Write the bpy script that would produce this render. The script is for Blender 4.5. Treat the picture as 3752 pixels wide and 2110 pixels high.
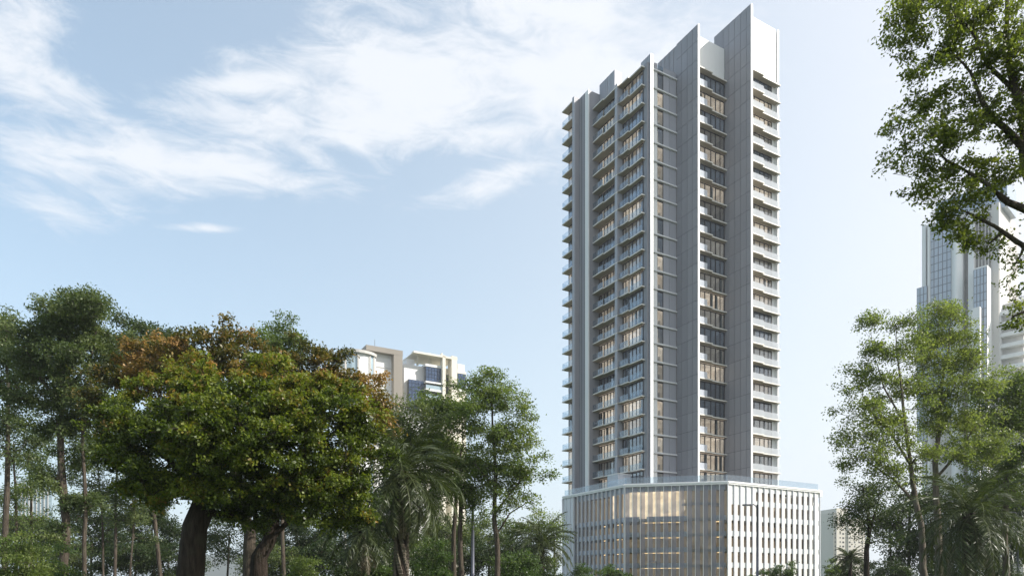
import bpy, math, random
import numpy as np
from mathutils import Matrix, Vector

for o in list(bpy.data.objects):
    bpy.data.objects.remove(o)
S = bpy.context.scene
C = S.collection
R = math.radians
random.seed(7)
rng = np.random.default_rng(11)

# ------------------------------------------------------------------ camera
F, CX, YH, EYE = 2566.0, 1876.0, 2138.0, 1.7      # photo pixels (3752 x 2110)
cam = bpy.data.objects.new('camera', bpy.data.cameras.new('camera'))
C.objects.link(cam)
cam.location = (0, 0, EYE)
cam.rotation_euler = (R(90), 0, 0)
cam.data.sensor_width = 36
cam.data.lens = 36 * F / 3752
cam.data.shift_y = (YH - 1055) / 3752
cam.data.clip_end = 6000
S.camera = cam

# ------------------------------------------------------------------ light
UX, UY = 0.8712, 0.4909                            # direction of the tower's right faces
SUN = Vector((1.17 * UX + UY, 1.17 * UY - UX, 1.17)).normalized()
SUN_EL = math.asin(SUN.z)
SUN_AZ = math.atan2(SUN.x, SUN.y)
sun = bpy.data.objects.new('sun', bpy.data.lights.new('sun', 'SUN'))
C.objects.link(sun)
sun.location = SUN * 400
sun.rotation_euler = SUN.to_track_quat('Z', 'Y').to_euler()
sun.data.energy = 3.6
sun.data.angle = R(0.53)
sun.data.color = (1.0, 0.945, 0.87)

S.view_settings.view_transform = 'Standard'
S.view_settings.look = 'None'
S.view_settings.gamma = 1
S.view_settings.use_curve_mapping = False
S.view_settings.exposure = 0.97
S.render.engine = 'CYCLES'
S.cycles.max_bounces = 6
S.cycles.diffuse_bounces = 3
S.cycles.glossy_bounces = 2
S.cycles.transmission_bounces = 4
S.cycles.transparent_max_bounces = 10
S.cycles.caustics_reflective = False
S.cycles.caustics_refractive = False

world = bpy.data.worlds.new('World')
S.world = world
world.use_nodes = True
world.cycles.sampling_method = 'MANUAL'
world.cycles.sample_map_resolution = 256
wn, wl = world.node_tree.nodes, world.node_tree.links
wn.clear()


def wnode(t, **kw):
    n = wn.new(t)
    for k, v in kw.items():
        setattr(n, k, v)
    return n


def wmath(op, a, b=None, clamp=False):
    n = wn.new('ShaderNodeMath')
    n.operation = op
    n.use_clamp = clamp
    for i, v in enumerate((a, b)):
        if v is None:
            continue
        if isinstance(v, (int, float)):
            n.inputs[i].default_value = v
        else:
            wl.new(v, n.inputs[i])
    return n.outputs[0]


sky = wnode('ShaderNodeTexSky', sky_type='NISHITA', sun_disc=False, sun_elevation=SUN_EL,
            sun_rotation=SUN_AZ, air_density=1.0, dust_density=1.0, ozone_density=0.0, altitude=20)
SKY_STRENGTH = 0.11
tc = wnode('ShaderNodeTexCoord')
sep = wnode('ShaderNodeSeparateXYZ')
wl.new(tc.outputs['Generated'], sep.inputs[0])
az = wmath('ARCTAN2', sep.outputs[0], sep.outputs[1])
el = wmath('ARCSINE', sep.outputs[2])
# cloud texture in sky angles: streaks lie flat, so stretch along azimuth
comb = wnode('ShaderNodeCombineXYZ')
wl.new(wmath('MULTIPLY', az, 1.0), comb.inputs[0])
wl.new(wmath('MULTIPLY', el, 3.0), comb.inputs[1])


def wnoise(scale, detail, rough, dist, seed):
    n = wnode('ShaderNodeTexNoise')
    n.inputs['Scale'].default_value = scale
    n.inputs['Detail'].default_value = detail
    n.inputs['Roughness'].default_value = rough
    n.inputs['Distortion'].default_value = dist
    m = wnode('ShaderNodeVectorMath', operation='ADD')
    wl.new(comb.outputs[0], m.inputs[0])
    m.inputs[1].default_value = (seed, seed * 1.7, seed * .3)
    wl.new(m.outputs[0], n.inputs['Vector'])
    return n.outputs[0]


n1 = wnoise(3.4, 10, .62, .5, 3.1)
n2 = wnoise(11.0, 9, .68, .9, 8.4)
fbm = wmath('ADD', wmath('MULTIPLY', n1, .60), wmath('MULTIPLY', n2, .40))


def sky_dir(x, y):
    a = math.atan((x - CX) / F)
    return a, math.atan((YH - y) / F * math.cos(a))


CLOUDS = [  # cirrus banks: photo pixel of the centre, half width, half height, tilt, weight
    (90, 60, 190, 90, 25, .45), (60, 250, 230, 100, -8, .66), (260, 330, 190, 50, -14, .5),
    (1180, 130, 260, 100, 8, .26), (1380, 80, 260, 140, 0, .36), (1500, 300, 560, 130, 4, .66), (880, 310, 260, 34, 12, .55),
    (2050, 60, 560, 160, 6, .66), (2100, 270, 620, 130, 3, .55), (1300, 470, 640, 75, 4, .58),
    (620, 585, 680, 90, 5, .52), (150, 600, 320, 90, 0, .48), (1800, 500, 500, 60, 5, .4), (1800, 670, 330, 62, 12, .5),
    (740, 838, 200, 17, 8, .5), (260, 760, 320, 70, 3, .45), (2400, 180, 300, 200, 0, .3),
]
acc = None
for (px, py, hw, hh, tilt, wgt) in CLOUDS:
    a0, e0 = sky_dir(px, py)
    s = math.cos(a0) / F * 1.0
    sa, se = hw * s * math.cos(a0), hh * s
    t = R(tilt)
    da = wmath('SUBTRACT', az, a0)
    de = wmath('SUBTRACT', el, e0)
    p = wmath('ADD', wmath('MULTIPLY', da, math.cos(t) / sa), wmath('MULTIPLY', de, math.sin(t) / sa))
    q = wmath('ADD', wmath('MULTIPLY', da, -math.sin(t) / se), wmath('MULTIPLY', de, math.cos(t) / se))
    d2 = wmath('ADD', wmath('MULTIPLY', p, p), wmath('MULTIPLY', q, q))
    g = wmath('MULTIPLY', wmath('EXPONENT', wmath('MULTIPLY', d2, -0.8)), wgt)
    acc = g if acc is None else wmath('MAXIMUM', wmath('MULTIPLY', wmath('ADD', acc, g), .62), wmath('MAXIMUM', acc, g))
# away from those banks the same thin cloud goes on all round the sky
dens = wmath('ADD', acc, wmath('MULTIPLY', wmath('SUBTRACT', fbm, .5), 2.0))
mr = wnode('ShaderNodeMapRange', interpolation_type='SMOOTHSTEP')
wl.new(dens, mr.inputs['Value'])
mr.inputs['From Min'].default_value = .17
mr.inputs['From Max'].default_value = .64
mix = wnode('ShaderNodeMix', data_type='RGBA')
wl.new(wmath('MULTIPLY', mr.outputs[0], .86), mix.inputs['Factor'])
sca = wnode('ShaderNodeVectorMath', operation='MULTIPLY')
wl.new(sky.outputs[0], sca.inputs[0])
sca.inputs[1].default_value = (SKY_STRENGTH * .84, SKY_STRENGTH * 1.02, SKY_STRENGTH * 1.05)
# thin veil: bright haze towards the horizon and around the sun, the same all round the sky
dotn = wnode('ShaderNodeVectorMath', operation='DOT_PRODUCT')
wl.new(tc.outputs['Generated'], dotn.inputs[0])
dotn.inputs[1].default_value = SUN
glow = wmath('POWER', wmath('ADD', wmath('MULTIPLY', dotn.outputs['Value'], .5), .5), 3.0)
hz = wmath('EXPONENT', wmath('MULTIPLY', wmath('MAXIMUM', el, 0.0), -2.35))
veil = wmath('ADD', wmath('MULTIPLY', hz, 1.0), wmath('MULTIPLY', glow, 1.15), True)
vcol = wnode('ShaderNodeMix', data_type='RGBA')
wl.new(wmath('MULTIPLY', glow, 2.2, True), vcol.inputs['Factor'])
vcol.inputs['A'].default_value = (.385, .46, .505, 1)
vcol.inputs['B'].default_value = (.52, .53, .55, 1)
vmix = wnode('ShaderNodeMix', data_type='RGBA')
wl.new(wmath('MINIMUM', veil, .97), vmix.inputs['Factor'])
wl.new(sca.outputs[0], vmix.inputs['A'])
wl.new(vcol.outputs['Result'], vmix.inputs['B'])
wl.new(vmix.outputs['Result'], mix.inputs['A'])
mix.inputs['B'].default_value = (.50, .515, .54, 1)
bg = wnode('ShaderNodeBackground')
wl.new(mix.outputs['Result'], bg.inputs['Color'])
bg.inputs['Strength'].default_value = 1.0
wo = wnode('ShaderNodeOutputWorld')
wl.new(bg.outputs[0], wo.inputs['Surface'])


# ------------------------------------------------------------------ helpers
def W(x, y, Y):
    """world point seen at photo pixel (x, y), at distance Y"""
    return Vector(((x - CX) / F * Y, Y, EYE + (YH - y) / F * Y))


class Frame:
    """horizontal axes u (along right-hand faces) and v (along left-hand faces)"""

    def __init__(s, ux, uy):
        s.ux, s.uy = ux, uy
        s.ang = math.atan2(uy, ux)

    def ka(s, x):
        return s.ux * (x - CX) / F + s.uy

    def kb(s, x):
        return s.ux - s.uy * (x - CX) / F

    def onb(s, x, b):      # a where the view ray at pixel column x meets the plane b
        return s.ka(x) / s.kb(x) * b

    def ona(s, x, a):
        return s.kb(x) / s.ka(x) * a

    def Y(s, a, b):
        return a * s.uy + b * s.ux

    def z(s, y, a, b):
        return EYE + (YH - y) / F * s.Y(a, b)

    def xy(s, a, b):
        return Vector((a * s.ux - b * s.uy, a * s.uy + b * s.ux, 0))


FR = Frame(UX, UY)


class MB:
    def __init__(s):
        s.v, s.f, s.m = [], [], []

    def poly(s, pts, mi=0):
        n = len(s.v)
        s.v += [tuple(p) for p in pts]
        s.f.append(tuple(range(n, n + len(pts))))
        s.m.append(mi)

    def box(s, x0, x1, y0, y1, z0, z1, mi=0, M=None):
        n = len(s.v)
        if x0 > x1: x0, x1 = x1, x0
        if y0 > y1: y0, y1 = y1, y0
        P = [(x0, y0, z0), (x1, y0, z0), (x1, y1, z0), (x0, y1, z0), (x0, y0, z1), (x1, y0, z1), (x1, y1, z1), (x0, y1, z1)]
        if M is not None:
            P = [tuple(M @ Vector(p)) for p in P]
        s.v += P
        for q in ((0, 3, 2, 1), (4, 5, 6, 7), (0, 1, 5, 4), (1, 2, 6, 5), (2, 3, 7, 6), (3, 0, 4, 7)):
            s.f.append(tuple(n + i for i in q))
            s.m.append(mi)
        return s

    def prism(s, pts, z0, z1, mi=0):
        """footprint (counter-clockwise) extruded upwards"""
        n, k = len(s.v), len(pts)
        s.v += [(p[0], p[1], z0) for p in pts] + [(p[0], p[1], z1) for p in pts]
        s.f.append(tuple(n + i for i in reversed(range(k))))
        s.f.append(tuple(n + k + i for i in range(k)))
        for i in range(k):
            j = (i + 1) % k
            s.f.append((n + i, n + j, n + k + j, n + k + i))
        s.m += [mi] * (k + 2)
        return s

    def tube(s, pts, rad, sides=6, mi=0, cap=True):
        pts = [Vector(p) for p in pts]
        n0 = len(s.v)
        k = len(pts)
        for i, p in enumerate(pts):
            t = (pts[min(i + 1, k - 1)] - pts[max(i - 1, 0)])
            if t.length < 1e-6:
                t = Vector((0, 0, 1))
            t.normalize()
            ref = Vector((1, 0, 0)) if abs(t.x) < .8 else Vector((0, 1, 0))
            a = t.cross(ref).normalized()
            b = t.cross(a)
            r = rad[i]
            for j in range(sides):
                w = 2 * math.pi * j / sides
                s.v.append(tuple(p + (a * math.cos(w) + b * math.sin(w)) * r))
        for i in range(k - 1):
            for j in range(sides):
                j2 = (j + 1) % sides
                s.f.append((n0 + i * sides + j, n0 + i * sides + j2, n0 + (i + 1) * sides + j2, n0 + (i + 1) * sides + j))
                s.m.append(mi)
        if cap:
            s.f.append(tuple(n0 + j for j in range(sides)))
            s.f.append(tuple(n0 + (k - 1) * sides + j for j in reversed(range(sides))))
            s.m += [mi, mi]
        return s

    def mesh(s, name, mats, smooth=False):
        me = bpy.data.meshes.new(name)
        me.from_pydata(s.v, [], s.f)
        if not isinstance(mats, (list, tuple)):
            mats = [mats]
        for m in mats:
            me.materials.append(m)
        if len(mats) > 1:
            me.polygons.foreach_set('material_index', s.m)
        if smooth:
            me.polygons.foreach_set('use_smooth', [True] * len(s.f))
        me.update()
        return me

    def build(s, name, mats, parent=None, smooth=False, loc=None):
        return put(name, s.mesh(name, mats, smooth), parent, loc)


def put(name, me, parent=None, loc=None, rot=None):
    o = bpy.data.objects.new(name, me)
    C.objects.link(o)
    if parent is not None:
        o.parent = parent
    if loc is not None:
        o.location = loc
    if rot is not None:
        o.rotation_euler = rot
    return o


def tag(o, label, cat, group=None):
    o['label'] = label
    o['category'] = cat
    if group:
        o['group'] = group
    return o


def thing(name, label, cat, loc=(0, 0, 0), rz=0, group=None):
    o = put(name, None, None, loc, (0, 0, rz))
    o.empty_display_size = .1
    return tag(o, label, cat, group)


def structure(o):
    o['kind'] = 'structure'
    return o


# ------------------------------------------------------------------ materials
def nt(name):
    m = bpy.data.materials.new(name)
    m.use_nodes = True
    return m, m.node_tree.nodes, m.node_tree.links


def surf(name, col, rough=.6, var=.06, scale=3.0, spec=.4, metal=0, streak=0, bump=0, bscale=40):
    """plain coat with uneven tone, optional vertical weathering streaks and fine relief"""
    m, n, l = nt(name)
    b = n['Principled BSDF']
    b.inputs['Roughness'].default_value = rough
    b.inputs['Specular IOR Level'].default_value = spec
    b.inputs['Metallic'].default_value = metal
    t = n.new('ShaderNodeTexCoord')
    no = n.new('ShaderNodeTexNoise')
    no.inputs['Scale'].default_value = scale
    no.inputs['Detail'].default_value = 6
    mp = n.new('ShaderNodeMapping')
    l.new(t.outputs['Object'], mp.inputs[0])
    if streak:
        mp.inputs['Scale'].default_value = (1, 1, .08)
    l.new(mp.outputs[0], no.inputs['Vector'])
    oi = n.new('ShaderNodeObjectInfo')
    r = n.new('ShaderNodeMapRange')
    r.inputs['From Min'].default_value = .3
    r.inputs['From Max'].default_value = .7
    r.inputs['To Min'].default_value = 1 - var
    r.inputs['To Max'].default_value = 1 + var
    l.new(no.outputs[0], r.inputs[0])
    r2 = n.new('ShaderNodeMapRange')
    r2.inputs['To Min'].default_value = 1 - var * .6
    r2.inputs['To Max'].default_value = 1 + var * .6
    l.new(oi.outputs['Random'], r2.inputs[0])
    mu = n.new('ShaderNodeMath')
    mu.operation = 'MULTIPLY'
    l.new(r.outputs[0], mu.inputs[0])
    l.new(r2.outputs[0], mu.inputs[1])
    vm = n.new('ShaderNodeVectorMath')
    vm.operation = 'SCALE'
    vm.inputs[0].default_value = col
    l.new(mu.outputs[0], vm.inputs['Scale'])
    l.new(vm.outputs[0], b.inputs['Base Color'])
    if bump:
        n3 = n.new('ShaderNodeTexNoise')
        n3.inputs['Scale'].default_value = bscale
        n3.inputs['Detail'].default_value = 5
        l.new(t.outputs['Object'], n3.inputs['Vector'])
        bp = n.new('ShaderNodeBump')
        bp.inputs['Strength'].default_value = bump
        bp.inputs['Distance'].default_value = .05
        l.new(n3.outputs[0], bp.inputs['Height'])
        l.new(bp.outputs[0], b.inputs['Normal'])
    return m


def glass(name, tint, refl=1.0, body=None, bodyfac=0.0, rough=.02, ior=1.5, through=.35):
    """thin glazing: see-through, Fresnel reflection, optional milky body"""
    m, n, l = nt(name)
    n.remove(n['Principled BSDF'])
    out = n['Material Output']
    tr = n.new('ShaderNodeBsdfTransparent')
    tr.inputs[0].default_value = (*tint, 1)
    gl = n.new('ShaderNodeBsdfGlossy')
    gl.inputs['Roughness'].default_value = rough
    gl.inputs['Color'].default_value = (refl, refl, refl, 1)
    lw = n.new('ShaderNodeLayerWeight')          # Schlick reflectance, the same from both sides of the pane
    lw.inputs['Blend'].default_value = .5
    pw = n.new('ShaderNodeMath')
    pw.operation = 'POWER'
    l.new(lw.outputs['Facing'], pw.inputs[0])
    pw.inputs[1].default_value = 4.0
    f0 = ((ior - 1) / (ior + 1)) ** 2
    fr = n.new('ShaderNodeMapRange')
    l.new(pw.outputs[0], fr.inputs[0])
    fr.inputs['To Min'].default_value = f0
    fr.inputs['To Max'].default_value = 1.0
    base = tr.outputs[0]
    if body:
        df = n.new('ShaderNodeBsdfDiffuse')
        df.inputs[0].default_value = (*body, 1)
        tl = n.new('ShaderNodeBsdfTranslucent')
        tl.inputs[0].default_value = (*body, 1)
        mm = n.new('ShaderNodeMixShader')
        mm.inputs[0].default_value = through
        l.new(df.outputs[0], mm.inputs[1])
        l.new(tl.outputs[0], mm.inputs[2])
        mb = n.new('ShaderNodeMixShader')
        mb.inputs[0].default_value = bodyfac
        l.new(tr.outputs[0], mb.inputs[1])
        l.new(mm.outputs[0], mb.inputs[2])
        base = mb.outputs[0]
    mx = n.new('ShaderNodeMixShader')
    l.new(fr.outputs[0], mx.inputs[0])
    l.new(base, mx.inputs[1])
    l.new(gl.outputs[0], mx.inputs[2])
    l.new(mx.outputs[0], out.inputs[0])
    return m


def glow_room_mat(name, col, emit, strength):  # room surfaces glow by themselves, standing in for lamps indoors
    m, n, l = nt(name)
    b = n['Principled BSDF']
    b.inputs['Base Color'].default_value = (*col, 1)
    b.inputs['Roughness'].default_value = .8
    t = n.new('ShaderNodeTexCoord')
    no = n.new('ShaderNodeTexNoise')
    no.inputs['Scale'].default_value = .9
    l.new(t.outputs['Object'], no.inputs['Vector'])
    oi = n.new('ShaderNodeObjectInfo')
    mu = n.new('ShaderNodeMath')
    mu.operation = 'MULTIPLY_ADD'
    l.new(oi.outputs['Random'], mu.inputs[0])
    mu.inputs[1].default_value = strength
    mu.inputs[2].default_value = strength * .45
    m2 = n.new('ShaderNodeMath')
    m2.operation = 'MULTIPLY'
    l.new(mu.outputs[0], m2.inputs[0])
    l.new(no.outputs[0], m2.inputs[1])
    b.inputs['Emission Color'].default_value = (*emit, 1)
    l.new(m2.outputs[0], b.inputs['Emission Strength'])
    m.cycles.emission_sampling = 'NONE'
    return m


def lamp_mat(name, col, strength):
    m, n, l = nt(name)
    b = n['Principled BSDF']
    b.inputs['Base Color'].default_value = (.8, .8, .8, 1)
    b.inputs['Emission Color'].default_value = (*col, 1)
    b.inputs['Emission Strength'].default_value = strength
    m.cycles.emission_sampling = 'NONE'
    return m


def leaf_mat(name, cols, trans=.38, tcol=1.6, rough=.45):
    """cols: list of (position, rgb) picked by each leaf's own tint"""
    m, n, l = nt(name)
    b = n['Principled BSDF']
    b.inputs['Roughness'].default_value = rough
    b.inputs['Specular IOR Level'].default_value = .35
    at = n.new('ShaderNodeAttribute')
    at.attribute_name = 'tint'
    cr = n.new('ShaderNodeValToRGB')
    e = cr.color_ramp.elements
    e[0].position, e[0].color = cols[0][0], (*cols[0][1], 1)
    e[1].position, e[1].color = cols[-1][0], (*cols[-1][1], 1)
    for p, c in cols[1:-1]:
        k = e.new(p)
        k.color = (*c, 1)
    l.new(at.outputs['Fac'], cr.inputs[0])
    l.new(cr.outputs[0], b.inputs['Base Color'])
    tl = n.new('ShaderNodeBsdfTranslucent')
    vm = n.new('ShaderNodeVectorMath')
    vm.operation = 'MULTIPLY'
    l.new(cr.outputs[0], vm.inputs[0])
    vm.inputs[1].default_value = (tcol * 1.05, tcol * 1.1, tcol * .55)
    l.new(vm.outputs[0], tl.inputs[0])
    mx = n.new('ShaderNodeMixShader')
    mx.inputs[0].default_value = trans
    l.new(b.outputs[0], mx.inputs[1])
    l.new(tl.outputs[0], mx.inputs[2])
    l.new(mx.outputs[0], n['Material Output'].inputs[0])
    return m


def bark_mat(name, col):
    m, n, l = nt(name)
    b = n['Principled BSDF']
    b.inputs['Roughness'].default_value = .92
    b.inputs['Specular IOR Level'].default_value = .2
    t = n.new('ShaderNodeTexCoord')
    mp = n.new('ShaderNodeMapping')
    mp.inputs['Scale'].default_value = (1, 1, .16)
    l.new(t.outputs['Object'], mp.inputs[0])
    n1_ = n.new('ShaderNodeTexNoise')
    n1_.inputs['Scale'].default_value = 9
    n1_.inputs['Detail'].default_value = 8
    n1_.inputs['Roughness'].default_value = .65
    l.new(mp.outputs[0], n1_.inputs['Vector'])
    n2_ = n.new('ShaderNodeTexNoise')          # lichen and damp patches
    n2_.inputs['Scale'].default_value = 1.7
    n2_.inputs['Detail'].default_value = 6
    l.new(t.outputs['Object'], n2_.inputs['Vector'])
    cr = n.new('ShaderNodeValToRGB')
    e = cr.color_ramp.elements
    e[0].position, e[0].color = .34, (*[c * .45 for c in col], 1)
    e[1].position, e[1].color = .68, (*[c * 1.5 for c in col], 1)
    l.new(n1_.outputs[0], cr.inputs[0])
    mx = n.new('ShaderNodeMix')
    mx.data_type = 'RGBA'
    mr_ = n.new('ShaderNodeMapRange')
    mr_.inputs['From Min'].default_value = .52
    mr_.inputs['From Max'].default_value = .68
    mr_.inputs['To Max'].default_value = .55
    l.new(n2_.outputs[0], mr_.inputs[0])
    l.new(mr_.outputs[0], mx.inputs['Factor'])
    l.new(cr.outputs[0], mx.inputs['A'])
    mx.inputs['B'].default_value = (col[0] * 1.25, col[1] * 1.5, col[2] * 1.3, 1)
    l.new(mx.outputs['Result'], b.inputs['Base Color'])
    bp = n.new('ShaderNodeBump')
    bp.inputs['Strength'].default_value = 1.0
    bp.inputs['Distance'].default_value = .12
    l.new(n1_.outputs[0], bp.inputs['Height'])
    l.new(bp.outputs[0], b.inputs['Normal'])
    return m


M = {}
M['white'] = surf('white_coat', (.80, .80, .79), .5, .02, .6, streak=1)
M['white_block'] = surf('white_block', (.78, .78, .77), .55, .02, .5, streak=1)
M['clad'] = surf('grey_cladding', (.275, .275, .297), .5, .09, .8, streak=1)
M['clad2'] = surf('light_grey_cladding', (.365, .372, .41), .5, .07, .8, streak=1)
M['joint'] = surf('joint', (.06, .06, .065), .8)
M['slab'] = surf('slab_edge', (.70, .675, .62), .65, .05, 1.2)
M['slab_under'] = surf('slab_soffit', (.40, .345, .28), .7, .06, 1.0)  # shade and warm bounced light put into the underside colour
M['strip'] = surf('strip_metal', (.72, .72, .72), .45, .03)
M['frame'] = surf('window_frame', (.028, .028, .032), .45, .05)
M['pane'] = glass('window_glass', (.70, .74, .76), .95, ior=2.15)
M['rail'] = glass('rail_glass', (.80, .86, .90), .95, (.70, .78, .90), .035, ior=1.75)
M['rail_clear'] = glass('clear_rail_glass', (.88, .92, .95), .95, (.74, .80, .88), .02, ior=1.6)
M['rail_frit'] = glass('fritted_rail_glass', (.88, .90, .92), .95, (.84, .87, .90), .42, ior=1.8)  # milky glass, body whitened further to stand for sunlight
M['rail_bay'] = glass('milky_rail_glass', (.85, .88, .92), .9, (.80, .84, .90), .72)
M['room_lit'] = glow_room_mat('room_lit', (.55, .46, .36), (1.0, .84, .68), .66)
M['room_dim'] = glow_room_mat('room_dim', (.40, .37, .34), (1.0, .88, .75), .22)
M['room_dark'] = glow_room_mat('room_dark', (.26, .27, .30), (.75, .85, 1.0), .12)  # faint bluish glow put in to lift the darker rooms
M['curtain'] = surf('curtain', (.62, .58, .52), .9, .08, 4)
M['roof'] = surf('roof_deck', (.35, .35, .34), .9, .1)
M['fin_metal'] = surf('podium_fin_metal', (.66, .67, .70), .42, .03, .5)
M['frost'] = glass('frosted_screen', (.78, .79, .82), .6, (.46, .49, .57), .55, rough=.25)  # greyer copy of the same screens, left face shade in its colour
M['frost_w'] = glass('frosted_screen_white', (.85, .85, .85), .6, (.84, .83, .81), .88, rough=.25, through=.08)  # right face copy, sunlight put into the whiter body
M['frost_c'] = glass('frosted_screen_light', (.80, .80, .82), .7, (.48, .51, .60), .36, rough=.2)
M['clear'] = glass('clear_screen', (.86, .87, .86), .8)
M['spandrel'] = surf('spandrel', (.60, .63, .70), .4, .03)
M['inner'] = glow_room_mat('podium_interior', (.36, .34, .32), (1.0, .74, .44), .11)  # weak warm glow put into walls and drum instead of lamps
M['inner_up'] = glow_room_mat('podium_hall', (.60, .54, .45), (1.0, .82, .58), 1.0)  # hall walls and ramp glow, standing in for the hall lighting
M['lamp_strip'] = lamp_mat('lamp_strip', (1.0, .70, .34), 1.6)
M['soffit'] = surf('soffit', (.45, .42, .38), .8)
M['bark'] = bark_mat('bark', (.085, .068, .053))
M['bark_pale'] = bark_mat('bark_pale', (.15, .125, .10))
M['bark_dark'] = bark_mat('bark_dark', (.036, .027, .021))
M['pole'] = surf('pole_metal', (.13, .135, .17), .45, .04, metal=.3)
M['pole_dark'] = surf('pole_dark', (.05, .055, .06), .5, .04)
M['lens'] = surf('lamp_lens', (.7, .7, .68), .3)
M['grass'] = surf('ground_grass', (.05, .075, .025), .95, .35, .35, bump=.6, bscale=3)
M['asphalt'] = surf('asphalt', (.05, .05, .052), .9, .2, 2, bump=.3, bscale=60)
M['paving'] = surf('paving', (.30, .29, .27), .85, .15, 1.2)
M['kerb'] = surf('kerb', (.40, .39, .37), .85, .1, 1.5)
M['line'] = surf('road_paint', (.75, .75, .72), .8, .1, 5)
M['leaf_big'] = leaf_mat('leaf_big', [(0, (.026, .040, .006)), (.28, (.068, .100, .012)), (.56, (.17, .205, .024)), (.72, (.18, .145, .024)), (.86, (.23, .145, .034)), (1, (.33, .19, .06))], .36)
M['leaf_rust'] = leaf_mat('leaf_rust', [(0, (.024, .034, .008)), (.3, (.055, .068, .012)), (.5, (.105, .095, .018)), (.7, (.175, .12, .03)), (.88, (.27, .16, .052)), (1, (.36, .21, .08))], .32)
M['leaf_grey'] = leaf_mat('leaf_grey', [(0, (.050, .075, .028)), (.5, (.088, .12, .042)), (1, (.17, .20, .075))], .36)
M['leaf_airy'] = leaf_mat('leaf_airy', [(0, (.070, .105, .028)), (.5, (.12, .165, .045)), (1, (.22, .25, .08))], .45)
M['leaf_lime'] = leaf_mat('leaf_lime', [(0, (.080, .115, .032)), (.5, (.14, .178, .048)), (1, (.23, .26, .08))], .48)
M['leaf_over'] = leaf_mat('leaf_over', [(0, (.065, .088, .018)), (.55, (.118, .148, .030)), (1, (.22, .245, .05))], .52)
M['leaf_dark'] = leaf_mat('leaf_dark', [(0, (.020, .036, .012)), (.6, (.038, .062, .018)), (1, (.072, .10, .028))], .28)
M['leaf_shrub'] = leaf_mat('leaf_shrub', [(0, (.035, .066, .017)), (.6, (.065, .11, .026)), (1, (.13, .175, .042))], .36)
M['palm'] = leaf_mat('palm_leaf', [(0, (.032, .046, .017)), (.6, (.058, .078, .028)), (1, (.11, .128, .05))], .25, rough=.40)
M['palm_dry'] = leaf_mat('palm_dry', [(0, (.10, .085, .055)), (1, (.24, .21, .15))], .25)

# ------------------------------------------------------------------ ground, road
g = MB()
g.box(-1500, 1500, -200, 2600, -.3, 0)
structure(g.build('ground', M['grass']))
road = MB()
road.box(-160, 160, 60, 74, -.2, .004)
o = structure(road.build('road', M['asphalt']))
o.rotation_euler = (0, 0, R(6))
o2 = MB()
for i in range(-24, 24):
    o2.box(i * 6, i * 6 + 3, 66.93, 67.07, .004, .008)
q = o2.build('lane_marking', M['line'])
q.rotation_euler = (0, 0, R(6))
structure(q)
for (y0, y1) in ((56.0, 59.98), (74.02, 79.0)):
    p = structure(MB().box(-160, 160, y0, y1, -.2, .13).build('pavement', M['paving']))
    p.rotation_euler = (0, 0, R(6))
for (y0, y1) in ((59.98, 60.2), (73.8, 74.02)):
    p = structure(MB().box(-160, 160, y0, y1, -.2, .145).build('kerb', M['kerb']))
    p.rotation_euler = (0, 0, R(6))

# ------------------------------------------------------------------ the tower
A0, B0 = 90.0, 100.0
H = 3.3
ZK = [EYE + (6.236 + k) * H for k in range(25)]    # underside of the balcony slab of each storey
ZT = 19.1                                          # terrace on top of the podium
tower = thing('residential_tower', 'tall white and grey residential tower with stepped vertical fins and balconies', 'tower',
              FR.xy(A0, B0) + Vector((0, 0, ZT)), FR.ang)


def tb(mb, a0, a1, b0, b1, z0, z1, mi=0):
    return mb.box(a0 - A0, a1 - A0, b0 - B0, b1 - B0, z0 - ZT, z1 - ZT, mi)


# solid core behind the rooms, roof decks
core = MB()
tb(core, 87.5, 106.5, 103.0, 118.5, ZT, 95.6)
tb(core, 92.2, 106.5, 99.2, 103.0, ZT, 95.5)
tb(core, 101, 106.5, 95.2, 99.2, ZT, 95.4)
tb(core, 84.2, 87.5, 113.4, 118.4, ZT, 95.3)
core.build('core', M['clad'], tower)
roof = MB()
tb(roof, 83.4, 90.05, 98.5, 118.3, 95.64, 95.84)
tb(roof, 90.55, 98.7, 94.9, 118.3, 95.90, 96.10)
tb(roof, 99.3, 107.8, 90.6, 118.3, 95.98, 96.18)
roof.build('roof', M['roof'], tower)

JZ = [EYE + H * (n + .34) for n in range(5, 34)]    # storey joints of the cladding


def fin(a0, a1, b0, b1, z0, z1, cols, edge=True, mat='clad', name='fin'):
    """blade wall running along v: dark backing, cladding panels on its left face, white front edge"""
    f = MB()
    tb(f, a0 + .06, a1, b0 + .05, b1, z0, z1 - .03)
    fo = f.build(name, M['joint'], tower)
    back = MB()
    tb(back, a1 - .002, a1 + .05, b0 + .06, b1, z0, z1 - .02)
    back.build('rear_skin', M['white'], fo)
    if edge:
        e = MB()
        tb(e, a0 - .01, a1 + .06, b0, b0 + .06, z0, z1 + .02)
        e.build('edge_trim', M['white'], fo)
    rows = [z0] + [z for z in JZ if z0 + .6 < z < z1 - .6] + [z1]
    cache = {}
    for c0, c1 in zip(cols[:-1], cols[1:]):
        for r0, r1 in zip(rows[:-1], rows[1:]):
            k = (round(c1 - c0, 2), round(r1 - r0, 2))
            if k not in cache:
                p = MB().box(0, .055, .03, c1 - c0 - .03, .03, r1 - r0 - .03)
                cache[k] = p.mesh('cladding_panel', M[mat])
            put('cladding_panel', cache[k], fo, (a0 - A0, c0 - B0, r0 - ZT))
    return fo


fin(98.81, 99.20, 88.19, 97.12, ZT, 105.5, [88.25, 89.20, 90.62, 92.03, 93.42, 94.82, 97.12])
fin(90.15, 90.50, 92.46, 97.97, ZT, 101.45, [92.52, 93.80, 95.19, 96.61, 97.97])
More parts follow.
